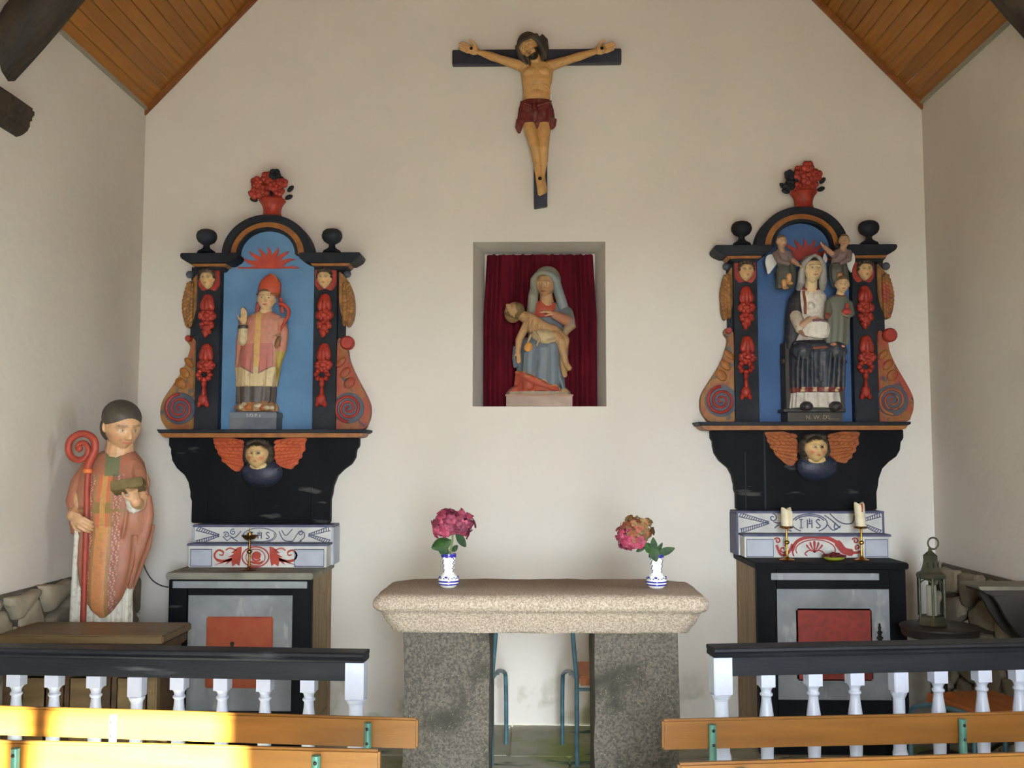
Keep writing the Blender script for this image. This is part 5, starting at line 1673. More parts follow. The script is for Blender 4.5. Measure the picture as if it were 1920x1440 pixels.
s.add(loft([[q(x + 4 * math.cos(t), y + hh * math.sin(t), dd + 5 * math.cos(t)) for t in (2 * math.pi * i / 16 for i in range(16))] for x, y, hh, dd in ((1494, 622, 4, 42), (1500, 624, 10, 50), (1510, 622, 15, 54), (1522, 622, 17, 54), (1534, 622, 17, 52), (1541, 622, 15, 46))]), C(216, 208, 194))
s.add(tube([q(1512, 606, 58), q(1526, 605, 58), q(1541, 608, 52)], 2.2 * u, 8), C(104, 70, 84))
s.build('lap_cloth', poly_m, vs, voxel=.003)
obj('throne', G().add(box(q(1472, 0).x, q(1485, 0).x, YV - .03, YV + .095, a.z, q(0, 640).z)).add(box(q(1570, 0).x, q(1582, 0).x, YV - .03, YV + .095, a.z, q(0, 650).z))
    .add(box(q(1480, 0).x, q(1575, 0).x, YV + .045, YV + .10, a.z, q(0, 648).z)).add(ellip(q(1470, 676, 4), (6 * u, 8 * u, 6 * u))).add(ellip(q(1584, 678, 4), (5 * u, 8 * u, 5 * u))), throne_m, vs, bevel=.003, seg=1)
# child standing on her knee
s = Sculpt()
grn = C(92, 94, 82, 1.15)
s.head(34 * u, q(1571, 538, 46), yaw=-.12, pitch=.05, skin=(206, 172, 128), hair=(112, 92, 60), blush=.05, hairline=.26)
s.add(capsule(q(1569, 550, 42), q(1568, 562, 38), 7 * u, 9 * u), C(206, 172, 128))
s.add(loft([fold_ring(FV, cx, y, rx, ry, n=72, d=38, folds=9, amp=am) for y, cx, rx, ry, am in ((556, 1567, 10, 8, 0), (561, 1566, 18, 11, 0), (572, 1565, 22, 13, .01), (592, 1564, 23, 14, .02), (620, 1562, 22, 15, .05), (640, 1560, 23, 15, .06), (650, 1559, 22, 14, .06))]), grn)
s.add(tube([q(1567 + 11 * math.cos(t), 558 - 2 * math.sin(t), 38 - 9 * math.sin(t)) for t in (2 * math.pi * i / 20 for i in range(21))], 2 * u, 8), C(120, 52, 46))
s.add(capsule(q(1549, 572, 38), q(1544, 592, 46), 8 * u, 7 * u), grn)
s.add(capsule(q(1544, 592, 46), q(1540, 598, 52), 6 * u, 5 * u), C(140, 72, 60))
s.add(capsule(q(1583, 574, 40), q(1585, 592, 48), 8 * u, 7 * u), grn)
s.add(capsule(q(1585, 592, 48), q(1577, 598, 58), 7 * u, 5 * u), grn)
for pr in hand(q(1577, 598, 58), (-1, -.2, .1), (0, -.3, 1), 14 * u, .4, 1, .1): s.add(pr, C(200, 150, 110))
for x, y in ((1549, 651), (1564, 655)):
    s.add(ellip(q(x, y, 56), (6 * u, 8 * u, 4 * u)), C(196, 130, 106))
s.build('child_figure', poly_m, vs, voxel=.0028)
obj('red_bird', G().add(ellip(q(1574, 590, 60), (9 * u, 6 * u, 5.5 * u), None, (16, 10))).add(ellip(q(1575, 580, 58), (4 * u, 4 * u, 5 * u), None, (12, 8))), red_line2, vs)

def angel(label, hx, hy, sgn, wing_pts, small):
    f = Fr(hx, hy + 40, -0.225)
    uu = f.u
    p = lambda dx, dy, d=0: f(hx + dx, hy + dy, d)
    t = thing('angel_figurine', label, 'angel', (f.O.x, -0.2, p(0, 88).z), group='little angels at the Virgin retable')
    s = Sculpt()
    grey, dk = C(112, 94, 88, 1.1), C(62, 62, 54, 1.1)
    s.head(27 * uu, p(0, 0, 10), yaw=.35 * sgn, pitch=.1, skin=(176, 142, 108), hair=(96, 76, 54), blush=.1)
    s.add(capsule(p(1 * sgn, 10, 6), p(3 * sgn, 22, 4), 6 * uu, 8 * uu), C(168, 128, 98))
    s.add(loft([fold_ring(f, hx + cx * sgn, hy + y, rx, ry, d=2, n=40) for y, cx, rx, ry in ((13, 2, 8, 7), (17, 3, 15, 9), (26, 5, 17, 11), (38, 8, 15, 10), (48, 10, 14, 10))]), grey)
    s.add(loft([fold_ring(f, hx + cx * sgn, hy + y, rx, ry, d=4, n=60, folds=7, amp=.06) for y, cx, rx, ry in ((42, 10, 15, 11), (56, 10, 18, 13), (70, 9, 18, 12), (82, 7, 17, 11), (88, 6, 14, 9))]), dk)
    e1, w1 = (p(18 * sgn, 34, 14), p(28 * sgn, 45, 20)) if sgn > 0 else (p(-22, 28, 14), p(-40, 14, 20))
    s.add(capsule(p(14 * sgn, 22, 6), e1, 6.5 * uu, 6 * uu), grey)
    s.add(capsule(e1, w1, 5.5 * uu, 4 * uu), C(170, 126, 96))
    for pr in hand(w1, w1 - e1, (0, 0, 1), 14 * uu, .3, 1, .1): s.add(pr, C(184, 140, 108))
    e2, w2 = p(-6 * sgn, 36, 14), p(10 * sgn, 44, 20)
    s.add(capsule(p(-10 * sgn, 22, 6), e2, 6 * uu, 5.5 * uu), grey)
    s.add(capsule(e2, w2, 5 * uu, 4 * uu), grey)
    for kx, ky, fx, fy in ((12, 66, 12, 78), (2, 76, 3, 87)):
        s.add(capsule(p(kx * sgn, ky, 16), p(fx * sgn, fy, 15), 5 * uu, 4 * uu), C(190, 140, 92))
        s.add(ellip(p((fx + 2) * sgn, fy + 2, 18), (5 * uu, 6 * uu, 3 * uu)), C(190, 140, 92))
    s.add(capsule(p(6 * sgn, 44, 0), p(6 * sgn, 48, -48), 6 * uu, 6 * uu), dk)
    s.build('body', poly_m, t, voxel=.0028)
    fw = Fr(hx, hy + 40, -0.215)
    wm = white_p
    for k, w_ in enumerate(wing_pts):
        obj('wing', fprism(fw, curve(w_ + [w_[0]], 4)[:-1], .006, -.008), wm, t, bevel=.004)
    return t
angel('little carved angel with one large white wing, above the shoulder on the mantle side', 1463, 455, 1,
      [[(1447, 476), (1438, 480), (1435, 492), (1437, 503), (1440, 514), (1446, 508), (1452, 500), (1457, 492), (1454, 481)]], False)
angel('little carved angel reaching out an arm, above the standing child', 1581, 453, -1,
      [[(1596, 472), (1602, 477), (1603, 490), (1598, 502), (1596, 512), (1590, 504), (1586, 494), (1590, 480)],
       [(1546, 473), (1551, 484), (1549, 492), (1541, 497), (1543, 484)]], True)

# ================================================================== large bishop statue in the corner
YG = -1.0
FG_ = Fr(205, 1000, YG)
u = FG_.u
q = lambda x, y, d=0: FG_(x, y, d)
zf = 0.50
g0 = q(205, 1000)
tag(obj('stone_block', box(g0.x - .21, g0.x + .21, YG - .2, YG + .2, 0.002, zf - .002), granite_dark, bevel=.01), 'rough stone block under the large corner bishop, behind the chest', 'block')
ybot = 1000 + (g0.z - zf) / u
bg = thing('bishop_statue', 'large painted bishop statue in faded red vestments holding crozier and book, in the corner', 'statue', (g0.x, YG, zf))
skin_b, sal, alb_c, lin_, oliv = (196, 152, 112), C(160, 106, 80, .95), C(216, 210, 194), C(122, 124, 104, 1.1), C(120, 104, 62, 1.1)
s = Sculpt()
M = s.head(88 * u, q(231, 802, 20), yaw=.80, pitch=.36, roll=-.04, skin=skin_b, hair=(70, 58, 46), lips=(188, 112, 92), eye=(84, 62, 50), blush=.12, hairline=.30)
s.add(capsule(q(224, 830, 8), q(219, 872, 2), 24 * u, 31 * u), C(*skin_b))
s.add(loft([fold_ring(FG_, 212, y, rx, ry, n=40) for y, rx, ry in ((862, 20, 16), (880, 42, 24), (960, 50, 30), (1060, 40, 28), (ybot - 10, 36, 26))]), alb_c)
s.add(capsule(q(166, 905, 10), q(158, 955, 30), 24 * u, 18 * u), C(*skin_b))
s.add(capsule(q(158, 955, 30), q(160, 964, 54), 15 * u, 11 * u), C(*skin_b))
for pr in hand(q(160, 962, 58), (.80, -.25, -.55), (.15, 1, -.1), 52 * u, .50, -1, .12): s.add(pr, C(*skin_b))
s.add(capsule(q(262, 905, 10), q(272, 945, 34), 20 * u, 14 * u), C(*skin_b))
s.add(capsule(q(272, 945, 34), q(278, 940, 62), 12 * u, 10 * u), C(*skin_b))
for pr in hand(q(279, 942, 66), (-.22, -.1, 1), (-.75, .6, .1), 46 * u, .75, 1, .11): s.add(pr, C(*skin_b))
s.build('body', poly_m, bg, voxel=.0036)
# dark cap of hair
s = Sculpt()
h0 = q(231, 802, 20)
wv = lambda x, y, z: h0 + M @ (Vector((x, y, z)) * 92 * u)
R = M
s.add(ellip(wv(0, .07, .17), (.385 * 90 * u, .435 * 90 * u, .36 * 90 * u), R, (32, 22)), C(66, 60, 50))
s.add(ellip(wv(0, .20, -.06), (.355 * 90 * u, .28 * 90 * u, .38 * 90 * u), R, (28, 18)), C(58, 55, 52))
s.build('hair_cap', poly_m, bg, voxel=.0042)
# alb
s = Sculpt()
s.add(loft([fold_ring(FG_, cx, y, rx, ry, n=140, folds=15, amp=am, square=2.2) for y, cx, rx, ry, am in ((980, 205, 44, 28, 0), (1040, 202, 46, 30, .02), (1100, 200, 48, 32, .045), (1165, 199, 50, 34, .055), (ybot, 199, 53, 36, .06))]), alb_c)
s.add(tube([q(168, 980, 40), q(160, 990, 34), q(156, 1060, 28), q(152, 1165, 22), q(151, ybot - 2, 20)], [4 * u, 5 * u, 5.5 * u, 7 * u, 8 * u], 12), alb_c)
s.add(ellip(q(266, 948, 40), (14 * u, 14 * u, 13 * u)), alb_c)
s.add(tube([q(252, 925, 44), q(258, 940, 46), q(270, 956, 44), q(276, 950, 40)], [4 * u, 6 * u, 8 * u, 6 * u], 10), alb_c)
s.build('alb', poly_m, bg, voxel=.0042)
# chasuble: cape over the arms, long pointed front, hanging back
green_c = C(100, 104, 74)
def chas(co, nrm, c):
    x, y = FG_.inv(co)
    if y < 893 and y > 850 and abs(x - 222 - (y - 870) * .1) < 13 and nrm.y < -.2: return green_c
    if nrm.y > .55: return C(150, 84, 60)
    front = nrm.y < -.1
    if c == lin_ or c == oliv: return c
    k = abs(x - (214 - .03 * (y - 900)))
    if front and 890 < y:
        if k < 5 and y < 1010: return C(184, 134, 74, 1.05)
        if k < 14 and 940 < y < 960 or 952 < y < 958 and k < 40: return C(130, 104, 56)
        if k < 12: return C(190, 128, 82, 1.05) if y > 985 else C(178, 96, 66, 1.1)
        if k < 16: return C(150, 118, 66)
        if 18 < k < 32:
            m = math.sin(x * .9 + 2 * math.sin(y * .35)) * math.sin(y * .62 + x * .2)
            if m > .45: return C(196, 160, 138)
            if m < -.55: return C(128, 84, 84)
    v = .5 + .5 * math.sin(x * .13 + 1.5 * math.sin(y * .045)) * math.cos(y * .05)
    return tuple(p * (1 - .5 * v) + r * .5 * v for p, r in zip(sal, C(158, 86, 64, .95)))
s = Sculpt()
s.add(loft([fold_ring(FG_, cx, y, rx, ry, n=110, folds=10, amp=am, d=dd, square=2.2) for y, cx, rx, ry, am, dd in ((846, 220, 26, 24, 0, 2), (854, 216, 38, 28, 0, 2), (868, 212, 54, 33, .005, 3), (890, 209, 63, 38, .01, 5), (920, 209, 68, 42, .015, 8), (950, 210, 72, 43, .02, 9), (980, 211, 73, 41, .025, 8), (1000, 211, 71, 37, .03, 6))]), sal)
s.add(loft([fold_ring(FG_, cx, y, rx, ry, n=90, folds=7, amp=am, d=dd) for y, cx, rx, ry, am, dd in ((985, 212, 52, 26, .02, 22), (1020, 211, 53, 24, .03, 26), (1055, 211, 51, 22, .03, 30), (1090, 211, 44, 20, .025, 33), (1115, 211, 34, 17, .02, 34), (1136, 211, 20, 12, .01, 35), (1149, 212, 5, 5, 0, 35))]), sal)
s.add(loft([fold_ring(FG_, cx, y, rx, ry, n=90, folds=9, amp=.03, d=-12) for y, cx, rx, ry in ((985, 211, 73, 22), (1030, 208, 68, 20), (1070, 201, 60, 18), (1110, 196, 50, 16), (1160, 194, 45, 15))]), C(134, 84, 58, 1.1))
for pts, c in (([(268, 960), (272, 1000), (262, 1050), (252, 1100)], lin_), ([(280, 930), (284, 965), (278, 1005), (266, 1050)], oliv), ([(168, 985), (172, 1020), (170, 1050)], lin_)):
    s.add(tube([q(x, y, 16) for x, y in pts], [8 * u, 10 * u, 8 * u, 4 * u][:len(pts)], 12), c)
# broad sleeve rolls and long folds
s.add(tube([q(166, 872, 12), q(154, 905, 22), q(150, 940, 30), q(160, 962, 42), q(180, 955, 48)], [10 * u, 14 * u, 14 * u, 12 * u, 6 * u], 14), sal)
s.add(tube([q(254, 868, 12), q(264, 888, 20), q(271, 908, 26), q(278, 930, 22)], [10 * u, 14 * u, 13 * u, 9 * u], 12), sal)
for pts in ([(184, 930), (196, 975), (206, 985)], [(258, 925), (250, 990), (236, 1050)], [(246, 960), (240, 1030), (228, 1090)], [(180, 1010), (186, 1060), (198, 1105)], [(232, 890), (222, 950), (214, 985)]):
    s.add(tube([q(x, y, 44 - (y > 1000) * 8) for x, y in pts], [2 * u, 4 * u, 2 * u], 8), sal)
s.build('chasuble', poly_m, bg, voxel=.0042, paint=chas)
# crozier
g = G()
g.add(tube([q(184, ybot - 4, 52), q(184, 1050, 52), q(184, 888, 52)], 5.2 * u, 12))
pts = curve([(184, 884), (185, 872), (190, 860), (196, 845), (194, 828), (182, 818), (166, 817), (151, 827), (147, 843), (153, 858), (168, 864), (180, 858), (184, 845), (178, 834), (168, 834), (164, 842), (169, 847)], 6)
g.add(tube([q(x, y, 52) for x, y in pts], [(6.5 - 2.6 * k / len(pts)) * u * 1.15 for k in range(len(pts))], 12))
g.add(ellip(q(168, 843, 52), (6 * u, 6 * u, 6 * u), None, (14, 10)))
cz = obj('crozier', g, mat('crozier_red', C(168, 66, 46, .9), .5, C(146, 58, 44, .9), 14., bump=.1), bg, angle=60)
obj('crozier_knop', lathe([(5 * u, -5 * u), (8 * u, -3 * u), (8.5 * u, 0), (8 * u, 3 * u), (5 * u, 5 * u)], q(184, 884, 52), 20), mat('crozier_orange', C(200, 104, 48, 1.1), .5), cz)
# book
bkc = q(262, 911, 58)
bo = obj('book', box(-28 * u, 28 * u, -16 * u, 16 * u, -9 * u, 9 * u), mat('olive_book', C(118, 102, 62), .6, C(96, 82, 50), 20.), bg, bevel=.004)
bo.location = Vector(bkc) - bg.location
bo.rotation_euler = (-.35, -.16, .15)
# ================================================================== communion rails
rail_m = mat('dark_rail_wood', C(22, 24, 29), .5, C(38, 40, 44), 4., .55, .25, bump=.12, bump_scale=30, stretch=(.6, 3, 5), spec=.22)
overlay(rail_m, C(80, 82, 84), 5.0, .62, .10, stretch=(.5, 1, 3), seed=6)
white_g = mat('white_gloss_paint', C(196, 200, 214), .3, C(184, 188, 204), 14., bump=.05, spec=.5)
def lathe_v(prof, c, n=20): return lathe(prof, c, n)

def square_block(h, z0, z1, x=0):
    return box(x - h, x + h, -h, h, z0, z1)

def baluster_part(parent, x, zt, first):
    if first: 
        c = first.copy(); COL.objects.link(c); c.parent = parent; c.location = (x, 0, 0)
        return c
    g = G()
    h = .0265
    g.add(square_block(h, zt - .045, zt))
    g.add(lathe([(r, zt + z) for r, z in ((.0255, -.043), (.026, -.046), (.0195, -.054), (.0175, -.066), (.0225, -.069), (.0232, -.073), (.0225, -.077), (.0172, -.081), (.0185, -.10), (.0255, -.15), (.0265, -.17), (.025, -.22), (.0215, -.32), (.0185, -.42), (.0175, -.50), (.0175, -.53), (.023, -.545), (.023, -.56), (.018, -.57))], (0, 0, 0), 20))
    g.add(square_block(h, .10, zt - .565))
    o = obj('baluster', g, white_g, parent, bevel=.002, seg=1)
    o.location = (x, 0, 0)
    return o

def post_part(parent, x, z0, zt, hb, drop, first=None):
    if first:
        c = first.copy(); COL.objects.link(c); c.parent = parent; c.location = (x, 0, 0)
        return c
    g = G()
    g.add(square_block(hb, zt - drop, zt))
    g.add(lathe([(r * hb / .026, z) for r, z in ((.030, zt - drop + .002), (.026, zt - drop - .012), (.0205, zt - drop - .02), (.021, zt - drop - .1), (.0225, zt - drop - .2), (.0225, zt - drop - .21), (.026, zt - drop - .215), (.026, zt - drop - .235), (.02, zt - drop - .24), (.0205, z0 + .14), (.028, z0 + .12))], (0, 0, 0), 22))
    g.add(square_block(hb, z0, z0 + .13))
    o = obj('post', g, white_g, parent, bevel=.003)
    o.location = (x, 0, 0)
    return o

def comm_rail(label, x0, y0, rz, sgn, length, blocks, zt):
    """local x runs along the rail from its end beside the altar; sgn gives the way to the side wall"""
    t = thing('communion_rail', label, 'railing', (x0, y0, 0), rz, 'communion rails before the sanctuary', local=True)
    L = length
    lo, hi = (-L, 0.0) if sgn < 0 else (0.0, L)
    prof = [(-.045, zt - .034), (-.05, zt - .026), (-.044, zt - .02), (-.054, zt - .012), (-.052, zt - .004), (-.044, zt), (.044, zt), (.052, zt - .004), (.054, zt - .012), (.044, zt - .02), (.05, zt - .026), (.045, zt - .034)]
    obj('handrail', loft([[(x, y, z) for y, z in prof] for x in (lo, hi)]), rail_m, t, angle=25)
    pi = sgn * .068
    obj('fascia_board', box(min(sgn * L, pi), max(sgn * L, pi), -.03, .03, zt - .103, zt - .034), rail_m, t, bevel=.004)
    post_part(t, sgn * .036, .0, zt - .034, .034, .135)
    bb = None
    bl = None
    for px, kind in blocks:
        if kind: bl = post_part(t, px, .0, zt - .102, .027, .075, bl)
        else: bb = baluster_part(t, px, zt - .102, bb)
    obj('foot_rail', box(min(sgn * L, pi), max(sgn * L, pi), -.035, .035, .03, .10), rail_m, t, bevel=.004)
    return t

def along(o, rz, px):
    """distance along a rail at which its centre line meets the sight line of a measured column"""
    d = _F * F_PX + _R * (px - 960) + _U * (720 - 1265)
    ax, ay = math.cos(rz), math.sin(rz)
    det = d.x * (-ay) - d.y * (-ax)
    bx, by = o[0] - CAM.x, o[1] - CAM.y
    return (d.x * by - d.y * bx) / (d.x * -ay - d.y * -ax) * 1.0

o1, rz1 = (P(687, 1215, -2.3).x, -2.3), math.atan2(-.087, 1.39)
b1 = [(along(o1, rz1, x), x == 258) for x in (580, 498, 418, 337, 258, 181, 103, 32)]
b1 += [(b1[-1][0] - .152 * k, False) for k in (1, 2)]
comm_rail('black topped communion rail with white balusters, before the chest and bishop retable side', o1[0], o1[1], rz1, -1, 1.74, b1, .853)
o2, rz2 = (P(1332, 1208, -2.3).x, -2.3), math.atan2(.15, 1.22)
b2 = [(along(o2, rz2, x), x == 1684) for x in (1436, 1524, 1602, 1684, 1758, 1840, 1910)]
b2 += [(b2[-1][0] + .155 * k, False) for k in (1, 2)]
comm_rail('black topped communion rail with white balusters, before the lantern and Virgin retable side', o2[0], o2[1], rz2, 1, 1.70, b2, .876)

# ================================================================== benches
bench_w = mat('varnished_pine', C(122, 78, 20), .35, C(100, 60, 13), 3.5, .5, .25, bump=.05, bump_scale=30, stretch=(.8, 6, 9), spec=.5)
overlay(bench_w, C(110, 56, 20), 6.0, .70, .03, stretch=(1.2, 3, 3), seed=1)
teal = mat('green_enamelled_steel', C(60, 106, 92), .35, C(44, 82, 74), 20., .6, .2, spec=.5)
def bench(label, x0, y0, rz, sgn, L, zt, posts, h=.088):
    t = thing('bench', label, 'bench', (x0, y0, 0), rz, 'varnished pine benches with green steel legs', local=True)
    lo, hi = (-L, 0) if sgn < 0 else (0, L)
    obj('back_slat', box(lo, hi, 0, .022, zt - h, zt), bench_w, t, bevel=.006)
    obj('back_slat', box(lo, hi, .008, .03, zt - h - .18, zt - .18), bench_w, t, bevel=.006)
    for k in range(3):
        obj('seat_slat', box(lo, hi, .06 + .125 * k, .06 + .125 * k + .115, .43, .452), bench_w, t, bevel=.006)
    for px in posts:
        x = sgn * px
        r = .0115
        fr_ = obj('leg_frame', G().add(tube([(x, -.014, .012), (x, -.014, .5), (x, -.014, zt - .012)], r, 12))
            .add(tube([(x, -.012, .405), (x, .1, .416), (x, .40, .416), (x, .44, .40), (x, .452, .36), (x, .46, .012)], r, 12))
            .add(tube([(x, 0, .12), (x, .45, .12)], .009, 10)), teal, t, angle=60)
        obj('bolt', ellip((x, -.0262, zt - .028), (.005, .003, .005), None, (10, 6)), iron, fr_)
        obj('bolt', ellip((x, -.0262, zt - .07), (.005, .003, .005), None, (10, 6)), iron, fr_)
    return t
def bench_at(label, px, py, Y, sgn, L, rz, posts_px, h=.088):
    p = P(px, py, Y)
    ps = [abs(along((p.x, Y), rz, x)) for x in posts_px]
    ps += [ps[-1] + (ps[-1] - ps[0] if len(ps) > 1 else .79)]
    ps = [v for v in ps if v < L - .03]
    return bench(label, p.x, Y, rz, sgn, L, p.z, ps, h)
bench_at('pine bench nearest the bishop side rail, lit by the sun patch', 783, 1348, -2.95, -1, 1.92, math.atan2(-.12, 1.33), (693, 219))
bench_at('pine bench lit by the sun patch, one row behind the bishop side front bench', 712, 1407, -3.45, -1, 1.78, math.atan2(-.06, 1.0), (598, 40))
bench_at('shaded pine bench nearest the rail on the Virgin side', 1242, 1350, -2.95, 1, 1.82, math.atan2(.12, 1.2), (1332, 1797))
bench_at('shaded pine bench one row behind the front bench on the Virgin side', 1272, 1432, -3.47, 1, 1.72, math.atan2(.115, 1.0), (1384,))

# ================================================================== chairs with steel tube frames
teal_c = mat('blue_green_tube', C(78, 112, 120), .35, C(58, 88, 98), 20., spec=.5)
ply = mat('orange_plywood', C(178, 104, 48), .45, C(150, 84, 40), 4., stretch=(6, 1.2, 1))
def chair(label, loc, rz, mirror=1, group=None, back=True):
    """seat toward +x*mirror of the near upright; the back is on the viewer's side"""
    t = thing('school_chair' if back else 'stool', label, 'chair' if back else 'stool', loc, rz, group, local=True)
    m = mirror
    W, Dp, zs = .37, .37, .445
    r = .0115
    for k, x in enumerate((0, W)):
        lean = -.035 if k == 0 else .035
        obj('back_leg', tube([(m * x, 0, .012), (m * x, 0, .30), (m * x, 0, zs)] + ([(m * (x + lean * .4), -.015, zs + .15), (m * (x + lean), -.05, .86)] if back else []), r, 12), teal_c, t, angle=60)
        o = -1 if k == 0 else 1
        obj('front_leg', tube(curve([(m * x, .01, zs - .005), (m * (x + o * .008), .08, zs - .005), (m * (x + o * .03), .24, zs - .014), (m * (x + o * .055), .36, zs - .05), (m * (x + o * .06), .385, zs - .10), (m * (x + o * .062), .39, .2), (m * (x + o * .062), .39, .012)], 5), r, 12), teal_c, t, angle=60)
    obj('seat_rail', G().add(tube([(0, 0, zs - .055), (m * W, 0, zs - .055)], .008, 10)).add(tube([(m * -.03, .25, zs - .03), (m * (W + .03), .25, zs - .03)], .008, 10)), teal_c, t)
    obj('seat', box(min(m * .012, m * (W - .012)), max(m * .012, m * (W - .012)), -.012, .37, zs - .035, zs + .012), ply, t, bevel=.008)
    if back: obj('backrest', loft([[(m * (x), -.035 - y + .03 * math.sin(math.pi * (x + .02) / (W + .04)), z) for y, z in ((0, .70), (.014, .70), (.014, .84), (0, .84))] for x in (-.02 + (W + .04) * k / 8 for k in range(9))]), ply, t)
    return t
pa = P(1082, 1426, -0.83)
chair('blue-green tube chair showing beside the pier below the fading hydrangea', (pa.x, -0.83, 0), 0, 1, 'steel tube chairs behind the stone altar')
pb = P(922, 1426, -0.83)
chair('blue-green tube chair showing beside the pier below the crimson hydrangea', (pb.x, -0.83, 0), 0, -1, 'steel tube chairs behind the stone altar')
chair('tube stool with worn orange seat behind the rail, near the rubble wall', (1.90, -1.52, 0), .2, 1, None, False)

# ================================================================== chest beside the corner statue
chest_m = mat('brown_oak', C(86, 62, 38, .8), .5, C(64, 45, 26, .8), 4., bump=.15, stretch=(1, 6, 6))
chest_top = mat('worn_lit_oak', C(114, 92, 60, .9), .45, C(88, 68, 42, .9), 4., bump=.12, stretch=(.8, 6, 6))
YK0, YK1 = -1.66, -1.3
zc = P(305, 1192, YK0).z
xk = P(306, 1192, YK0).x
xl = WALL_W + .09
ct = thing('oak_chest', 'brown panelled oak chest with a worn flat top before the corner bishop', 'chest', ((xk + xl) / 2, (YK0 + YK1) / 2, 0))
obj('top_board', box(xl - .02, xk, YK0, YK1, zc - .035, zc), chest_top, ct, bevel=.006)
obj('cornice', box(xl - .01, xk - .015, YK0 + .015, YK1 - .01, zc - .085, zc - .034), chest_m, ct, bevel=.008)
obj('carcase', box(xl, xk - .04, YK0 + .05, YK1 - .012, .05, zc - .084), chest_m, ct, bevel=.004)
n = 3
wd = (xk - .04 - xl - .05) / n
for k in range(n):
    x0 = xl + .035 + wd * k
    p = obj('panel', box(x0 + .02, x0 + wd - .02, YK0 + .038, YK0 + .056, .16, zc - .14), chest_m, ct, bevel=.01)
    obj('panel_field', box(x0 + .05, x0 + wd - .05, YK0 + .03, YK0 + .045, .20, zc - .18), chest_top, p, bevel=.008)
obj('corner_post', box(xk - .075, xk - .035, YK0 + .03, YK0 + .08, .0, zc - .084), chest_top, ct, bevel=.006)  # paler oak paints in the light falling on this post
obj('corner_post', box(xl, xl + .04, YK0 + .03, YK0 + .08, .0, zc - .084), chest_m, ct, bevel=.006)
obj('foot_moulding', box(xl - .005, xk - .03, YK0 + .03, YK1 - .01, .002, .07), chest_m, ct, bevel=.01)

# ================================================================== lantern on its round table, wall console, small things
lm = mat('aged_bronze', C(86, 80, 58), .5, C(62, 62, 50), 14., metal=.35, bump=.2)
darkwood = mat('blackened_wood', C(34, 29, 26), .5, C(52, 44, 38), 6., bump=.1)
glass = bpy.data.materials.new('lantern_glass')
glass.use_nodes = True
gb_ = glass.node_tree.nodes['Principled BSDF']
gb_.inputs['Transmission Weight'].default_value = 1.0
gb_.inputs['Roughness'].default_value = .03
gb_.inputs['IOR'].default_value = 1.08
gb_.inputs['Base Color'].default_value = (.95, .97, .97, 1)
YL = -.88
zt_ = P(1750, 1172, YL).z
tc_ = P(1765, 1172, YL)
tb = thing('round_table', 'small dark round pedestal table in the corner under the lantern', 'table', (P(1762, 1172, YL).x, YL, 0), local=True)
obj('table_top', lathe([(.01, zt_ - .055), (.17, zt_ - .055), (.18, zt_ - .045), (.184, zt_ - .02), (.19, zt_ - .012), (.19, zt_ - .004), (.184, zt_), (.01, zt_)], n=40), darkwood, tb)
obj('pedestal', lathe([(.05, .03), (.045, .06), (.03, .1), (.026, .2), (.04, .26), (.045, .32), (.03, .38), (.026, .48), (.04, .54), (.07, zt_ - .05)], n=24), darkwood, tb)
for k in range(3):
    a = k * 2.094 + .5
    obj('foot', tube([(.02 * math.cos(a), .02 * math.sin(a), .10), (.1 * math.cos(a), .1 * math.sin(a), .075), (.17 * math.cos(a), .17 * math.sin(a), .016)], [.022, .02, .015], 10), darkwood, tb)
u = (YL + 6) / F_PX
lx = P(1748, 1170, YL).x
ln = thing('lantern', 'aged bronze hexagonal lantern with ring handle holding a white candle', 'lantern', (lx, YL, zt_ + .001), local=True)
def hexr(r, z, o=0.26): return [(r * u * math.cos(o + k * math.pi / 3), r * u * math.sin(o + k * math.pi / 3), z * u) for k in range(6)]
obj('base', loft([hexr(r, z) for r, z in ((27, 0), (28.5, 2), (28, 5), (25, 9), (24, 14), (24.5, 17), (5, 17))]), lm, ln, flat=True)
obj('roof', loft([hexr(r, z) for r, z in ((24, 84), (27.5, 86), (28, 90), (26, 93), (19, 97), (15.5, 106), (13, 118), (13.5, 120), (13.5, 126), (9, 130), (4, 134), (3, 140))]), lm, ln, flat=True)
for k in range(6):
    p = hexr(24.2, 0)[k]
    obj('upright', tube([(p[0], p[1], 15 * u), (p[0], p[1], 88 * u)], 2.3 * u, 8), lm, ln)
    a, b = hexr(23.4, 0)[k], hexr(23.4, 0)[(k + 1) % 6]
    obj('pane', loft([[(a[0], a[1], z * u), (b[0], b[1], z * u), (b[0] * .96, b[1] * .96, z * u), (a[0] * .96, a[1] * .96, z * u)] for z in (17, 85)]), glass, ln, flat=True)
    am, bm2 = hexr(22.0, 0)[k], hexr(22.0, 0)[(k + 1) % 6]
    obj('pane_arch', tube([(a[0] + (b[0] - a[0]) * t, a[1] + (b[1] - a[1]) * t, (76 + 8 * math.sin(math.pi * t)) * u) for t in (k2 / 8 for k2 in range(9))], 1.5 * u, 6), lm, ln)
for k in range(3):
    a = .5 + k * 2.09
    obj('vent', box(-1.2 * u, 1.2 * u, -.6 * u, .6 * u, 104 * u, 114 * u), iron, ln).location = (14.6 * u * math.cos(-1.57 + (k - 1) * .7), 14.6 * u * math.sin(-1.57 + (k - 1) * .7), 0)
obj('ring_handle', tube([(6 * u + 9.5 * u * math.cos(a), 0, 148 * u + 10.5 * u * math.sin(a)) for a in (2 * math.pi * k / 28 for k in range(29))], 1.7 * u, 8), lm, ln)
cd = tag(obj('candle', lathe([(r * u, z * u) for r, z in ((9, 17.2), (9, 70), (8, 72), (2, 71))], n=20), mat('lantern_candle', C(226, 226, 214), .4)), 'white pillar candle inside the bronze lantern', 'candle')
cd.location = (lx, YL, zt_ + .001)

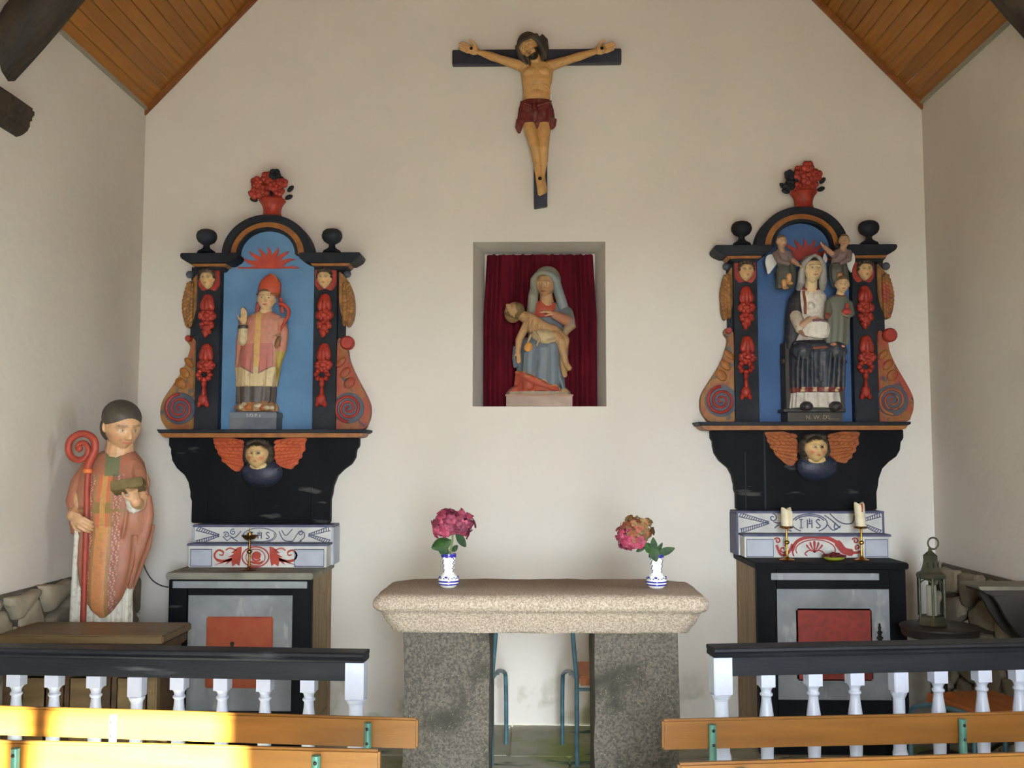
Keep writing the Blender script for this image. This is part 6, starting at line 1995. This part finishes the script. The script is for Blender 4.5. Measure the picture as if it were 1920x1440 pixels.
cs = thing('wall_console', 'dark wooden console shelf with a pale edge jutting from the rubble wall', 'shelf', (WALL_E, -1.05, .9))
zc2 = P(1850, 1100, -1.3).z
cx0 = P(1836, 1097, -1.3).x
obj('shelf_board', prism([(cx0, zc2), (WALL_E - .001, zc2), (WALL_E - .001, zc2 - .016), (cx0 + .012, zc2 - .018), (cx0, zc2 - .01)], -1.3, -1.08), mat('console_top', C(128, 122, 104), .5, C(100, 94, 80), 8.), cs, bevel=.003)
obj('shelf_edge', prism([(cx0 + .02, zc2 - .016), (WALL_E - .001, zc2 - .016), (WALL_E - .001, zc2 - .05), (cx0 + .06, zc2 - .042), (cx0 + .03, zc2 - .03)], -1.29, -1.09), darkwood, cs, bevel=.003)
for y in (-1.27, -1.11):
    pts = curve([(cx0 + .07, zc2 - .045), (cx0 + .10, zc2 - .09), (cx0 + .13, zc2 - .15), (cx0 + .2, zc2 - .24), (WALL_E - .012, zc2 - .31), (WALL_E - .001, zc2 - .36)], 5) + [(WALL_E - .001, zc2 - .045)]
    obj('bracket', prism(pts, y - .012, y + .012), darkwood, cs, bevel=.003)
obj('back_board', box(WALL_E - .10, WALL_E - .001, -1.25, -1.12, zc2 - .30, zc2 - .046), darkwood, cs, bevel=.004)

rk = random.Random(77)
def rock(label, px, py, Y, r):
    p = P(px, py, Y)
    bm = bmesh.new()
    bmesh.ops.create_icosphere(bm, subdivisions=3, radius=1)
    for v in bm.verts:
        k = 1 + .16 * math.sin(4 * v.co.x + 2 * v.co.z) * math.cos(5 * v.co.y + r * 90) + rk.uniform(-.03, .03)
        v.co = Vector((v.co.x * r * 1.25, v.co.y * r, v.co.z * r * .8)) * k
    me = bpy.data.meshes.new('rock')
    bm.to_mesh(me)
    bm.free()
    me.materials.append(stone_m)
    o = bpy.data.objects.new('rock', me)
    COL.objects.link(o)
    o.location = (p.x, Y, r * .72)
    return tag(o, label, 'rock')
rock('loose grey rubble stone on the floor beside the oak flank of the Virgin side altar', 1366, 1330, -0.28, .052)

wire = mat('dark_wire', C(60, 56, 58), .5)
pts = curve([P(269, 1052, -.012), P(272, 1066, -.012), P(284, 1086, -.012), P(300, 1097, -.012), P(316, 1101, -.012)], 6)
tag(obj('cable', tube(pts, .004, 8), wire), 'thin dark cable looping along the wall between statue and side altar', 'cable')
